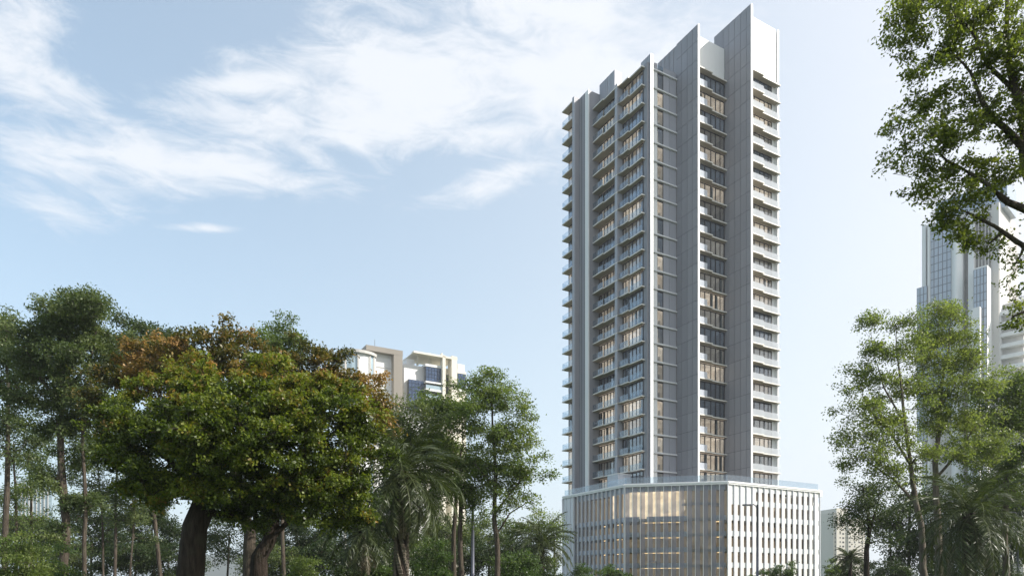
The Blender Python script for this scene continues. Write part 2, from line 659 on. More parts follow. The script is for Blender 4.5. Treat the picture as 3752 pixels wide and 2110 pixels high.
# the second fin goes on above the roof with plain ribs
f2 = MB()
tb(f2, 90.30, 90.50, 97.99, 103.3, 95.0, 101.4)
for b in (98.9, 100.1, 101.3, 102.4):
    tb(f2, 90.22, 90.302, b, b + .12, 95.85, 101.38)
f2.build('roof_screen', M['clad'], tower)
fin(83.55, 84.14, 97.5, 100.2, ZT, 97.06, [97.56, 98.55, 100.2], mat='clad2')
# right-hand end fin and the blank white wall over the right bay
e = MB()
tb(e, 107.85, 108.2, 89.95, 92.6, ZT, 105.5)
tb(e, 107.0, 107.85, 90.62, 91.4, ZT, 95.9)
e.build('end_pier', M['white'], tower)
e = MB()
tb(e, 99.27, 107.55, 90.12, 91.4, 95.2, 105.48)
tb(e, 107.55, 107.84, 90.5, 91.4, 95.2, 105.3)
tb(e, 107.6, 108.18, 92.605, 97.1, 95.2, 105.44)
e.build('parapet_wall', M['white_block'], tower)
e = MB()
cols = [90.56, 92.2, 93.6, 95.0, 96.3, 97.6, 98.78]
tb(e, 90.56, 98.78, 94.66, 95.3, 95.2, 101.42)
e.build('parapet_wall', M['joint'], tower)
pm = None
for c0, c1 in zip(cols[:-1], cols[1:]):
    put('cladding_panel', MB().box(.01, c1 - c0 - .01, 0, .16, 0, 6.3).mesh('cladding_panel', M['white_block']), tower, (c0 - A0, 94.52 - B0, 95.2 - ZT))
# left-hand roof screens and blades
e = MB()
tb(e, 83.15, 84.9, 107.44, 112.28, 95.0, 100.3)
for b in (108.6, 109.7, 110.4, 111.1, 111.75):
    tb(e, 83.08, 83.152, b, b + .09, 95.2, 100.28)
e.build('roof_screen', M['clad2'], tower)
w0 = MB()
tb(w0, 80.40, 83.9, 112.32, 115.3, ZT, 98.5)
w0o = w0.build('blade_wall', M['clad'], tower)
for b in (113.38, 114.38):
    MB().box(-.02, .0, 0, .10, 0, 98.4 - ZT).build('joint_strip', M['joint'], w0o, loc=(80.40 - A0, b - B0, 0))
x = MB()
tb(x, 80.36, 80.62, 112.20, 112.32, ZT, 98.52)
x.build('edge_trim', M['white'], w0o)
x = MB()
tb(x, 80.36, 80.398, 112.34, 113.3, ZT, 98.45)
x.build('cladding_panel', M['white_block'], w0o)
w1 = MB()
tb(w1, 79.40, 84, 115.32, 115.95, ZT, 98.6)
w1o = w1.build('blade_wall', M['clad'], tower)
x = MB()
tb(x, 79.16, 79.40, 115.30, 115.97, ZT, 98.62)
x.build('edge_trim', M['clad2'], w1o)
for zz in JZ:
    if ZT < zz < 97.5:
        x = MB()
        tb(x, 79.41, 80.38, 115.312, 115.318, zz, zz + .06)
        x.build('joint_strip', M['joint'], w1o)
        break
# pier between the two left bays
x = MB()
tb(x, 81.75, 83.4, 104.86, 105.6, ZT, 95.6)
x.build('pier', M['clad2'], tower)
# solid walls beside the window bands
x = MB()
tb(x, 83.12, 83.5, 97.9, 98.92, ZT, 95.6)
tb(x, 83.1, 84.2, 105.6, 107.0, ZT, 95.6)
tb(x, 84.0, 84.3, 115.96, 118.3, ZT, 98.0)
x.build('wall', M['clad'], tower)


# --- windows, rooms, balconies: one mesh for each bay, shared by its storeys
def bay(kind, plane, cuts, z_list, axis, slab_pts, rails, rail_mat, pane_rows, room_d, skip_slab=()):
    """axis 'a': glass in plane b=plane, cuts along a.  axis 'b': glass in plane a=plane, cuts along b"""
    hgt = H - .34
    t = .05

    def bx(mb, c0, c1, d0, d1, z0, z1, mi=0):       # c along the band, d outward(-) / inward(+)
        if axis == 'a':
            mb.box(c0, c1, d0, d1, z0, z1, mi)
        else:
            mb.box(d0, d1, c0, c1, z0, z1, mi)

    fr = MB()
    lo, hi = cuts[0], cuts[-1]
    L = hi - lo
    bx(fr, 0, L, -t, t, 0, .07)
    bx(fr, 0, L, -t, t, hgt - .16, hgt)
    for i, c in enumerate(cuts):
        w = .075 if i % 2 else .055
        c = min(max(c - lo, w), L - w)
        bx(fr, c - w, c + w, -t - .02, t, .07, hgt - .16)
    frm = fr.mesh('window', M['frame'])
    panes = []
    for c0, c1 in zip(cuts[:-1], cuts[1:]):
        p = MB()
        bx(p, 0, c1 - c0, -.012, .012, .05, hgt - .12)
        panes.append((c0 - lo, p.mesh('pane', M['pane'])))
    allp = MB()
    for c0, c1 in zip(cuts[:-1], cuts[1:]):
        bx(allp, c0 - lo, c1 - lo, -.012, .012, .05, hgt - .12)
    allpm = allp.mesh('pane', M['pane'])
    rm = []
    for key in ('room_lit', 'room_dim', 'room_dark'):
        r = MB()
        d = room_d
        bx(r, -.05, L + .05, d, d + .1, -.1, hgt + .05)          # back wall
        bx(r, -.12, -.05, .08, d + .1, -.1, hgt + .05)
        bx(r, L + .05, L + .12, .08, d + .1, -.1, hgt + .05)
        bx(r, -.12, L + .12, .08, d + .1, hgt + .05, hgt + .12)
        bx(r, -.12, L + .12, .08, d + .1, -.2, -.1)
        w = L * .3
        bx(r, L * .38, L * .38 + .12, d * .45, d, -.1, hgt + .05)  # partition
        bx(r, L * .7, L * .7 + .9, d - .06, d - .02, -.1, hgt * .78, 1)
        rm.append(r.mesh('room', [M[key], M['room_dark']]))
    cu = MB()
    bx(cu, .06, .75, .22, .27, .04, hgt - .1)
    cum = cu.mesh('curtain', M['curtain'])
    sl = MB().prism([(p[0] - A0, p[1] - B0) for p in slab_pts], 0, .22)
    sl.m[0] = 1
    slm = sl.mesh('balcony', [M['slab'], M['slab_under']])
    rlm = []
    for (p, q) in rails:
        v = Vector((q[0] - p[0], q[1] - p[1], 0))
        nrm = Vector((-v.y, v.x, 0)).normalized() * .012
        r = MB()
        pts = [(p[0] - A0 + nrm.x, p[1] - B0 + nrm.y), (p[0] - A0 - nrm.x, p[1] - B0 - nrm.y), (q[0] - A0 - nrm.x, q[1] - B0 - nrm.y), (q[0] - A0 + nrm.x, q[1] - B0 + nrm.y)]
        r.prism(pts, .225, 1.32)
        rlm.append(r.mesh('railing_glass', M[rail_mat]))
    base = (lo - A0, plane - B0) if axis == 'a' else (plane - A0, lo - B0)
    for k, z in enumerate(z_list):
        wz = z + .29 - H            # window stands on the slab below this one
        if wz < ZT - .5:
            wz = ZT - .05
        wo = put('window', frm, tower, (base[0], base[1], wz - ZT))
        if pane_rows is None or k in pane_rows:
            for c, pmesh in panes:
                put('pane', pmesh, wo, (c, 0, 0) if axis == 'a' else (0, c, 0))
        else:
            ao = put('pane', allpm, wo)
            ao['kind'] = 'stuff'
        pr = random.random()
        key = 0 if pr < .40 else (1 if pr < .68 else 2)
        put('room', rm[key], wo)
        for c, _ in panes:
            if random.random() < (.14 if key == 0 else .12):
                put('curtain', cum, wo, (c, 0, 0) if axis == 'a' else (0, c, 0))
        if slm and k not in skip_slab:
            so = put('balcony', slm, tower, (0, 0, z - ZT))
            if k < len(z_list) - 1:
                for r in rlm:
                    put('railing_glass', r, so)
    return


ZB = ZK[:23]
# two left-hand bays (facing left), the corner balconies beyond them
bay('1a', 83.1, [107.0, 107.6, 108.6, 109.6, 110.6, 111.55, 112.28], ZB, 'b',
    [(81.45, 112.28), (81.45, 108.95), (81.70, 108.95), (81.70, 105.25), (83.09, 105.25 + .36), (83.09, 112.28)],
    [((81.52, 112.25), (81.52, 109.0)), ((81.77, 108.9), (81.77, 105.65))], 'rail', set(), 3.2)
bay('1b', 83.1, [98.95, 99.9, 100.9, 102.0, 103.0, 103.95, 104.84], ZB, 'b',
    [(82.0, 105.24), (82.0, 102.0), (82.35, 102.0), (82.35, 98.5), (83.09, 98.5), (83.09, 104.84), (81.74, 104.84), (81.74, 105.24)],
    [((82.07, 104.8), (82.07, 102.05)), ((82.42, 101.95), (82.42, 98.6))], 'rail', set(range(8, 23)), 3.2)
bay('left', 80.85, [115.98, 117.2, 118.4, 119.7], ZK[:24], 'b',
    [(79.42, 120.1), (79.42, 115.99), (80.84, 115.99), (80.84, 119.72), (82.2, 119.72), (82.2, 120.1)],
    [((79.5, 120.05), (79.5, 116.05)), ((82.1, 120.03), (79.55, 120.03))], 'rail_clear', set(), 2.5)
# recessed middle bay and the sunlit right bay
bay('2', 94.5, [90.56, 91.6, 92.6, 93.8, 95.3, 96.5, 97.65, 98.76], ZB, 'a',
    [(90.52, 93.40), (94.75, 93.40), (94.75, 93.78), (98.76, 93.78), (98.76, 94.49), (90.52, 94.49)],
    [((90.56, 93.47), (93.40, 93.47))], 'rail_bay', set(range(23)), 3.4)
bay('3', 90.62, [100.3, 102.3, 103.8, 104.97, 106.07, 107.0], ZB, 'a',
    [(99.30, 89.20), (103.4, 89.20), (103.4, 89.62), (108.3, 89.62), (108.3, 89.93), (107.83, 89.93), (107.83, 90.61), (99.30, 90.61)],
    [((99.35, 89.27), (101.4, 89.27)), ((101.43, 89.27), (103.35, 89.27)), ((103.35, 89.69), (105.8, 89.69)), ((105.83, 89.69), (108.2, 89.69))], 'rail_frit', set(range(0, 12)), 3.4)
x = MB()
tb(x, 99.27, 100.3, 90.66, 91.2, ZT, 95.6)
x.build('wall', M['white'], tower)

# --- infill strip between the first two fins: ledges, glass slot, panels
PB = 98.0
x = MB()
tb(x, 84.15, 90.14, PB + .12, PB + .35, ZT, 95.62)
xo = x.build('infill_wall', M['joint'], tower)
led = MB()
led.box(0, 5.93, -.30, .115, 0, .16)
led.box(0, 5.93, -.22, .115, .162, .30)
ledm = led.mesh('ledge', M['strip'])
pan = [(84.22, 85.55, 'white'), (86.98, 88.38, 'clad2'), (88.44, 90.1, 'clad2')]
pmesh = [MB().box(0, c1 - c0, 0, .11, .32, H - .04).mesh('infill_panel', M[m_]) for c0, c1, m_ in pan]
slot = MB().box(0, 1.36, .03, .06, .30, H - .04).mesh('pane', M['pane'])
slotf = MB()
slotf.box(1.30, 1.40, -.02, .10, .30, H - .04)
slotf.box(0, 1.3, .0, .10, H - .3, H - .04)
slotfm = slotf.mesh('window', M['frame'])
rms = []
for key in ('room_lit', 'room_dim', 'room_dark'):
    r = MB()
    r.box(0, 1.36, 1.4, 1.5, .3, H - .04)
    r.box(-.06, 0, .1, 1.5, .3, H - .04)
    r.box(1.36, 1.42, .13, 1.5, .3, H - .04)
    r.box(0, 1.36, .13, 1.4, H - .04, H)
    r.poly([(0, 1.35, .3), (1.36, .9, .3), (1.36, .9, 1.7), (0, 1.35, 1.2)], 1)
    rms.append(r.mesh('room', [M[key], M['room_dim']]))
# cut the backing so that the slot opens into its room: build it as two strips
bpy.data.objects.remove(xo)
x = MB()
tb(x, 84.15, 85.56, PB + .12, PB + .35, ZT, 95.62)
tb(x, 86.97, 90.14, PB + .12, PB + .35, ZT, 95.62)
x.build('infill_wall', M['joint'], tower)
for k in range(-1, 23):
    z = ZK[k] - .25 if k >= 0 else ZK[0] - H - .25
    if k >= 0:
        put('ledge', ledm, tower, (84.18 - A0, PB - B0, z - ZT))
    if k == 22:
        break
    zz = max(z, ZT - .3)
    for (c0, c1, m_), me in zip(pan, pmesh):
        put('infill_panel', me, tower, (c0 - A0, PB - B0, zz - ZT))
    so = put('window', slotfm, tower, (85.58 - A0, PB - B0, zz - ZT))
    put('pane', slot, so)
    pr = random.random()
    put('room', rms[0 if pr < .5 else (1 if pr < .75 else 2)], so)
x = MB()
tb(x, 84.2, 85.56, PB, PB + .2, ZK[22] + .1, 96.2)
tb(x, 86.98, 90.1, PB, PB + .2, ZK[22] + .1, 96.0)
x.build('parapet_wall', M['clad2'], tower)
x = MB()
tb(x, 85.6, 86.94, PB + .05, PB + .08, ZK[22] + .1, 96.1)
x.build('railing_glass', M['rail'], tower)

# ------------------------------------------------------------------ the podium
PZ = ZT
p_L = (77.6, FR.ona(2064, 77.6))
p_1 = (77.6, FR.ona(2290, 77.6))
p_2 = (FR.onb(2666, 85.7), 85.7)
p_R = (FR.onb(3003, 85.7), 85.7)
pl = {k: FR.xy(*v) for k, v in dict(L=p_L, a=p_1, b=p_2, R=p_R).items()}
pod = thing('podium_building', 'low glazed podium block with vertical metal fins under the tall tower', 'building',
            (pl['a'] + pl['b']) / 2)
PO = (pl['a'] + pl['b']) / 2


class Face:
    def __init__(s, p, q):
        d = (q - p)
        s.L = d.length
        d.normalize()
        s.M = Matrix.Translation(p - PO) @ Matrix(((d.x, d.y, 0, 0), (d.y, -d.x, 0, 0), (0, 0, 1, 0), (0, 0, 0, 1)))
        s.rot = s.M

    def box(s, mb, s0, s1, t0, t1, z0, z1, mi=0):   # s along, t outwards
        n = len(mb.f)
        mb.box(s0, s1, t0, t1, z0, z1, mi, s.M)
        for i in range(n, len(mb.f)):                # mirrored frame: flip winding
            mb.f[i] = tuple(reversed(mb.f[i]))
        return mb


fL, fC, fRt = Face(pl['L'], pl['a']), Face(pl['a'], pl['b']), Face(pl['b'], pl['R'])
BZ = [EYE + 3.24 + 2.7 * k for k in range(5)]      # spandrel bands
# terrace deck, cap and floor plates
foot = [p_L, p_1, p_2, p_R, (p_R[0], 118.0), (80.2, 121.0), (79.3, 121.0), (79.3, p_L[1])]
fp = [FR.xy(*p) - PO for p in foot]


def ring(off):
    c = Vector((0, 0, 0))
    cc = FR.xy(95, 105) - PO
    return [(p + (cc - p).normalized() * off) for p in fp]


MB().prism([(p.x, p.y) for p in ring(.6)], PZ - .5, PZ - .02).build('terrace', M['paving'], pod)
for i, z in enumerate(BZ[:4]):
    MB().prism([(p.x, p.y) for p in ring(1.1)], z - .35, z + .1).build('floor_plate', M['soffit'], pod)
inn = MB()
inn.prism([(p.x, p.y) for p in ring(9.0)], 0, PZ - .52)
inn.build('inner_wall', M['inner'], pod)
inn = MB()
fRt.box(inn, .5, fRt.L + .15, -8.2, -8.0, 0, PZ - .53)
fL.box(inn, .2, fL.L - .5, -7.2, -7.0, 0, PZ - .53)
fC.box(inn, -2.5, fC.L + 2.5, -8.6, -8.4, 0, PZ - .53)
inn.build('inner_wall', M['inner'], pod)
inn = MB()
fRt.box(inn, fRt.L - .2, fRt.L - .05, -7.9, -1.2, 0, PZ - .53)
inn.build('side_wall', M['white'], pod)
inn = MB()
fL.box(inn, .25, .4, -6.9, -1.2, 0, PZ - .53)
inn.build('side_wall', M['white'], pod)
for nm, fc in (('l', fL), ('c', fC), ('r', fRt)):
    cp = MB()
    fc.box(cp, -.02, fc.L + .02, -.5, .30, PZ - .22, PZ)
    fc.box(cp, -.02, fc.L + .02, -.5, .22, PZ - .46, PZ - .224)
    fc.box(cp, -.02, fc.L + .02, -.25, .16, PZ + .002, PZ + .10)
    cp.build('cap', M['white'], pod)
    # glass balustrade of the terrace, in panes
    n = max(3, round(fc.L / 2.4))
    for i in range(n):
        r = MB()
        fc.box(r, fc.L * i / n + .012, fc.L * (i + 1) / n - .012, -.34, -.315, PZ + .0, PZ + 1.25)
        r.build('railing_glass', M['rail'], pod)

# left face: blades and recessed bands
nL = 15
wL = fL.L / nL
for i in range(nL + 1):
    s = i * wL
    m = MB()
    if i < 3:
        fL.box(m, s - .06, s + wL - .2, -.2, -.02, 0, PZ - .48)
        fL.box(m, s - .05, s + .10, -.02, .28, 0, PZ - .48 - (0 if i in (0,) else 5.2))
    else:
        fL.box(m, s - .06, s + .07, -.03, .30, 0, PZ - .48)
    m.build('fin', M['fin_metal'], pod)
for i in range(3, nL):
    m = MB()
    fL.box(m, i * wL + .09, i * wL + wL * .30, -.03, .0, 0, PZ - .5)
    m.build('screen_panel', M['frost'], pod)
for z in BZ[:4]:
    m = MB()
    fL.box(m, 3 * wL, fL.L - .1, -.62, -.5, z - .42, z + .42)
    m.build('spandrel', M['spandrel'], pod)
m = MB()
fL.box(m, 3 * wL, fL.L - .1, -.62, -.5, PZ - 1.5, PZ - .5)
m.build('spandrel', M['spandrel'], pod)
# chamfered corner: slender mullions, frosted and clear panes in turn
nC = 13
wC = fC.L / nC
for i in range(nC + 1):
    m = MB()
    fC.box(m, i * wC - .045, i * wC + .045, -.10, .30, 0, PZ - .48)
    m.build('fin', M['white'] if i != 8 else M['fin_metal'], pod)
for i in range(nC):
    m = MB()
    fC.box(m, i * wC + .05, i * wC + wC * .60, -.06, -.03, 0, PZ - .5)
    m.build('screen_panel', M['frost_c'], pod)
    m = MB()
    fC.box(m, i * wC + wC * .60 + .01, (i + 1) * wC - .05, -.06, -.03, 0, PZ - .5)
    m.build('pane', M['clear'], pod)
for z in BZ[:4]:
    s0, s1 = (.3, fC.L - .3)
    for a, b in ((.3, wC * 2 - .2), (wC * 2.8, wC * 8 - .1), (wC * 11.2, fC.L - .2)):
        m = MB()
        fC.box(m, a, b, -.62, -.5, z - .42, z + .42)
        m.build('spandrel', M['spandrel'], pod)
m = MB()
fC.box(m, .3, fC.L - .3, -.62, -.5, PZ - 1.3, PZ - .5)
m.build('spandrel', M['spandrel'], pod)
# right face: wide milky blades with slots between
nR = 16
wR = fRt.L / nR
for i in range(nR + 1):
    m = MB()
    fRt.box(m, i * wR - .05, i * wR + .06, -.05, .16, 0, PZ - .48)
    m.build('fin', M['fin_metal'], pod)
for i in range(nR):
    m = MB()
    fRt.box(m, i * wR + .07, i * wR + wR * .62, -.02, .02, 0, PZ - .5)
    m.build('screen_panel', M['frost_w'], pod)
for z in BZ:
    m = MB()
    fRt.box(m, .1, fRt.L - .1, -.16, -.06, z - .45, z + .45)
    m.build('spandrel', M['white'], pod)
m = MB()
fRt.box(m, .1, wR * 4.6, -.16, -.06, BZ[4] + .46, PZ - .5)
fRt.box(m, wR * 4.6, fRt.L - .1, -.15, -.07, PZ - 1.35, PZ - .51)
m.build('spandrel', M['white'], pod)
m = MB()
fRt.box(m, fRt.L, fRt.L + .9, -2.2, -.1, PZ - 1.1, PZ + .12)
fRt.box(m, fRt.L + .2, fRt.L + .65, -1.3, -.6, 0, PZ - 2.3)
m.build('end_wall', M['white'], pod)
# warm lamps under each floor, and the upper hall, whose walls glow by themselves
for fc, spans in ((fL, ((8.2, 9.6), (12.5, 14.5))), (fC, ((2.6, 9.6), (12.2, 14.0), (15.4, 16.6))), (fRt, ((.6, 1.6),))):
    for z in BZ[:4]:
        for (s0, s1) in spans:
            m = MB()
            fc.box(m, s0 + random.uniform(0, .5), min(s1, fc.L - .4), -3.4, -3.3, z - .47, z - .41)
            m.build('lamp_strip', M['lamp_strip'], pod)
m = MB()
fC.box(m, 1.8, fC.L * .56, -5.2, -5.0, BZ[3] + .2, PZ - .55)
fC.box(m, 1.8, fC.L * .56, -5.0, -1.2, PZ - 1.0, PZ - .7)
fL.box(m, 9.5, fL.L - 1.5, -5.2, -5.0, BZ[3] + .2, PZ - .55)
m.build('hall_wall', M['inner_up'], pod)
# sloping hall ramp and the round stair drum behind the corner glass
m = MB()
n0 = len(m.v)
m.box(0, 6.2, -3.2, -2.9, -.9, .9, 0, fC.M @ Matrix.Translation((wC * 4.1, 0, BZ[3] + 1.9)) @ Matrix.Rotation(R(-8), 4, 'Y'))
m.build('ramp', M['inner_up'], pod)  # ramp given the same added glow as the hall walls
dm = MB()
cen = fC.M @ Vector((wC * 9.6, -4.6, 0))
seg = 24
pts = [(cen.x + 3.0 * math.cos(2 * math.pi * i / seg), cen.y + 3.0 * math.sin(2 * math.pi * i / seg)) for i in range(seg)]
dm.prism(pts, 0, PZ - .9)
dmo = dm.build('stair_drum', M['inner'], pod)
for z in BZ:
    r = MB()
    pts2 = [(cen.x + 3.5 * math.cos(2 * math.pi * i / seg), cen.y + 3.5 * math.sin(2 * math.pi * i / seg)) for i in range(seg)]
    r.prism(pts2, z - .3, z + .12)
    r.build('drum_ring', M['clad2'], dmo)

# glass enclosure standing on the terrace
q0 = fL.M @ Vector((fL.L - 4.0, -1.6, 0)) + PO
enc = thing('glass_enclosure', 'milky glass lift enclosure standing at the corner of the podium terrace', 'enclosure', (q0.x, q0.y, PZ - .02), FR.ang)
for (nm, args) in (('side_pane', (0, .04, 0, 3.2, 0, 2.6)), ('side_pane', (.05, 3.0, 0, .04, 0, 2.6)), ('side_pane', (.05, 3.0, 3.16, 3.2, 0, 2.6)), ('side_pane', (2.96, 3.0, .05, 3.15, 0, 2.6))):
    MB().box(*args).build(nm, M['rail_bay'], enc)
MB().box(-.08, 3.08, -.08, 3.28, 2.603, 2.70).build('roof_plate', M['white'], enc)

# ------------------------------------------------------------------ vegetation
def leaf_mesh(name, P, L, Wd, tint, mat, up=.5, out=None):
    n = len(P)
    d = rng.normal(size=(n, 3))
    if out is not None:
        d += out * 1.1
    d[:, 2] -= .25
    d /= np.linalg.norm(d, axis=1)[:, None]
    nr = rng.normal(size=(n, 3))
    nr[:, 2] += up * 1.6
    nr -= (nr * d).sum(1)[:, None] * d
    nr /= np.linalg.norm(nr, axis=1)[:, None] + 1e-9
    sd = np.cross(d, nr)
    ll = (L * rng.uniform(.65, 1.25, n))[:, None]
    ww = (Wd * rng.uniform(.7, 1.2, n))[:, None]
    V = np.empty((n, 4, 3), np.float32)
    V[:, 0] = P - d * ll * .5
    V[:, 1] = P + sd * ww * .5 + nr * ww * .14 + d * ll * .05
    V[:, 2] = P + d * ll * .5 - nr * ll * .06
    V[:, 3] = P - sd * ww * .5 + nr * ww * .14 + d * ll * .05
    me = bpy.data.meshes.new(name)
    me.vertices.add(n * 4)
    me.vertices.foreach_set('co', V.ravel())
    me.loops.add(n * 4)
    me.loops.foreach_set('vertex_index', np.arange(n * 4, dtype=np.int32))
    me.polygons.add(n)
    me.polygons.foreach_set('loop_start', np.arange(0, n * 4, 4, dtype=np.int32))
    me.polygons.foreach_set('loop_total', np.full(n, 4, np.int32))
    at = me.attributes.new('tint', 'FLOAT', 'FACE')
    at.data.foreach_set('value', np.clip(tint, 0, 1).astype(np.float32))
    me.materials.append(mat)
    me.update(calc_edges=True)
    return me


COVER = 1.7


def make_tree(name, label, Y, base_x, trunk, lobes, leaf='leaf_airy', bark='bark', L=.2, Wd=.11, cover=2.0, crad=.4, lpc=26,
              cat='tree', group=None, tint=.45, up=.5, ground=0.0, sub=None, grow=1.0, shell=.45, twig=.012, limb=.09, bare=()):
    base = W(base_x, YH, Y)
    base.z = ground
    t = thing(name, label, cat, base, 0, group)
    mpp = Y / F
    B = np.array(base)
    nodes, nrad = [], []
    tr = MB()

    def add_branch(pts, r0, r1, sides):
        k = len(pts)
        rad = [r0 + (r1 - r0) * (i / (k - 1)) for i in range(k)]
        tr.tube([Vector(p) for p in pts], rad, sides, cap=False)
        for p, r in zip(pts, rad):
            nodes.append(np.array(p))
            nrad.append(r)

    # trunk(s)
    for path in trunk:
        pts, rad = [], []
        for i, (x, y, dm) in enumerate(path):
            p = W(x, y, Y) - base
            if i == 0 and y == YH:
                p.z = -.15
            pts.append(p)
            rad.append(dm / 2)
        P2, R2 = [], []
        ph = (random.uniform(0, 6), random.uniform(0, 6))
        for i in range(len(pts) - 1):
            for s in range(4):
                f = s / 4
                jit = Vector((random.uniform(-1, 1), random.uniform(-1, 1), 0)) * rad[i] * .16
                hz_ = (i * 4 + s) * .8
                jit += Vector((math.sin(hz_ + ph[0]), math.sin(hz_ * .8 + ph[1]), 0)) * (.05 + rad[i] * .18) * min(1, (i * 4 + s) / 4)
                P2.append(pts[i].lerp(pts[i + 1], f) + (jit if (i or s) else Vector()))
                R2.append(rad[i] + (rad[i + 1] - rad[i]) * f)
        P2.append(pts[-1])
        R2.append(rad[-1])
        if path[0][1] == YH:
            R2[0] *= 1.35
        tr.tube(P2, R2, 9, cap=False)
        n = len(P2)
        for i in range(n // 3, n):
            nodes.append(np.array(P2[i]))
            nrad.append(R2[i])

    def attach(p, rmax, sides, sag=.15, rough=.12):
        N = np.array(nodes)
        dv = N - p
        c = np.linalg.norm(dv, axis=1) + .9 * np.maximum(0, dv[:, 2])
        i = int(c.argmin())
        s = N[i]
        D = np.linalg.norm(p - s)
        if D < .02:
            return
        r0 = min(nrad[i] * .8, rmax)
        k = max(3, min(6, int(D / .5) + 2))
        pts = []
        for j in range(k):
            f = j / (k - 1)
            q = s + (p - s) * f
            q[2] -= math.sin(math.pi * f) * D * sag * .5
            if 0 < j < k - 1:
                q += rng.normal(size=3) * D * rough * .35
            pts.append(q)
        add_branch(pts, r0, max(r0 * .45, twig), sides)

    tp = np.array(nodes)
    cen = []
    for lb in lobes:
        x, y, rx, ry = lb[:4]
        rx, ry = rx * grow, ry * grow
        doff = lb[4] if len(lb) > 4 else random.uniform(-.5, .5) * rx * mpp
        sh = lb[5] if len(lb) > 5 else 0
        c = np.array(W(x, y, Y)) - B
        c[1] += doff
        cen.append((c, rx * mpp, ry * mpp, sh, math.pi * rx * ry))
    order = sorted(range(len(cen)), key=lambda i: np.linalg.norm(tp - cen[i][0], axis=1).min())
    PP, TT, OO = [], [], []
    la = .5 * (L / mpp) * (Wd / mpp)
    for i in order:
        c, rx, ry, sh, area = cen[i]
        attach(c * .999, limb, 6)
        ns = max(4, int(6 * math.sqrt(rx * ry) / 1.0))
        for _ in range(min(ns, 14)):
            u = rng.normal(size=3)
            u /= np.linalg.norm(u)
            p = c + u * np.array((rx, (rx + ry) / 2, ry)) * rng.uniform(.35, .7)
            attach(p, limb * .45, 4)
        nl = int(cover * COVER * area / la)
        nc = max(6, nl // lpc)
        sb = sub or max(crad * 1.5, .28 * min(rx, ry))
        nsub = max(5, int(2.3 * rx * ry / (sb * sb)))
        u = rng.normal(size=(nsub, 3))
        u /= np.linalg.norm(u, axis=1)[:, None]
        r = rng.uniform(0, 1, nsub) ** shell * (1 + rng.normal(size=nsub) * .16)
        sc = c + u * r[:, None] * np.array((rx, (rx + ry) / 2 * .9, ry))
        st = rng.normal(size=nsub) * .13
        for j in range(min(nsub, 40)):
            attach(sc[j], limb * .3, 4)
        w = rng.normal(size=(nc, 3))
        w[:, 2] += .5
        w /= np.linalg.norm(w, axis=1)[:, None]
        si = rng.integers(0, nsub, nc)
        q = sc[si] + w * (sb * rng.uniform(.2, 1, nc) ** .5 * rng.uniform(.8, 1.15, nc))[:, None] * np.array((1.15, 1.15, .75))
        ct = rng.normal(size=nc) * .09 + st[si] + sh
        N = np.array(nodes)
        step = max(1, nc // 420)
        for j in range(0, nc, step):
            dv = N - q[j]
            k = int((np.linalg.norm(dv, axis=1) + .5 * np.maximum(0, dv[:, 2])).argmin())
            if np.linalg.norm(dv[k]) > .05:
                mid = (N[k] + q[j]) / 2 + rng.normal(size=3) * .06
                tr.tube([Vector(N[k]), Vector(mid), Vector(q[j])], [min(nrad[k] * .6, twig * 1.6), twig * 1.1, twig * .5], 3, cap=False)
        m = rng.poisson(lpc, nc)
        idx = np.repeat(np.arange(nc), m)
        off = rng.normal(size=(len(idx), 3)) * crad * np.array((1, 1, .62)) * .6
        PP.append(q[idx] + off)
        OO.append(off / (np.linalg.norm(off, axis=1)[:, None] + 1e-6))
        TT.append(tint + ct[idx] + rng.normal(size=len(idx)) * .12)
    for path in bare:
        pts = [np.array(W(x, y, Y)) - B for x, y in path]
        tr.tube([Vector(p) for p in pts], [.05 * (1 - .75 * i / len(pts)) for i in range(len(pts))], 4, cap=False)
    tr.build('trunk', M[bark], t, smooth=True)
    put('crown', leaf_mesh('crown', np.concatenate(PP), L, Wd, np.concatenate(TT), M[leaf], up, np.concatenate(OO)), t)
    return t


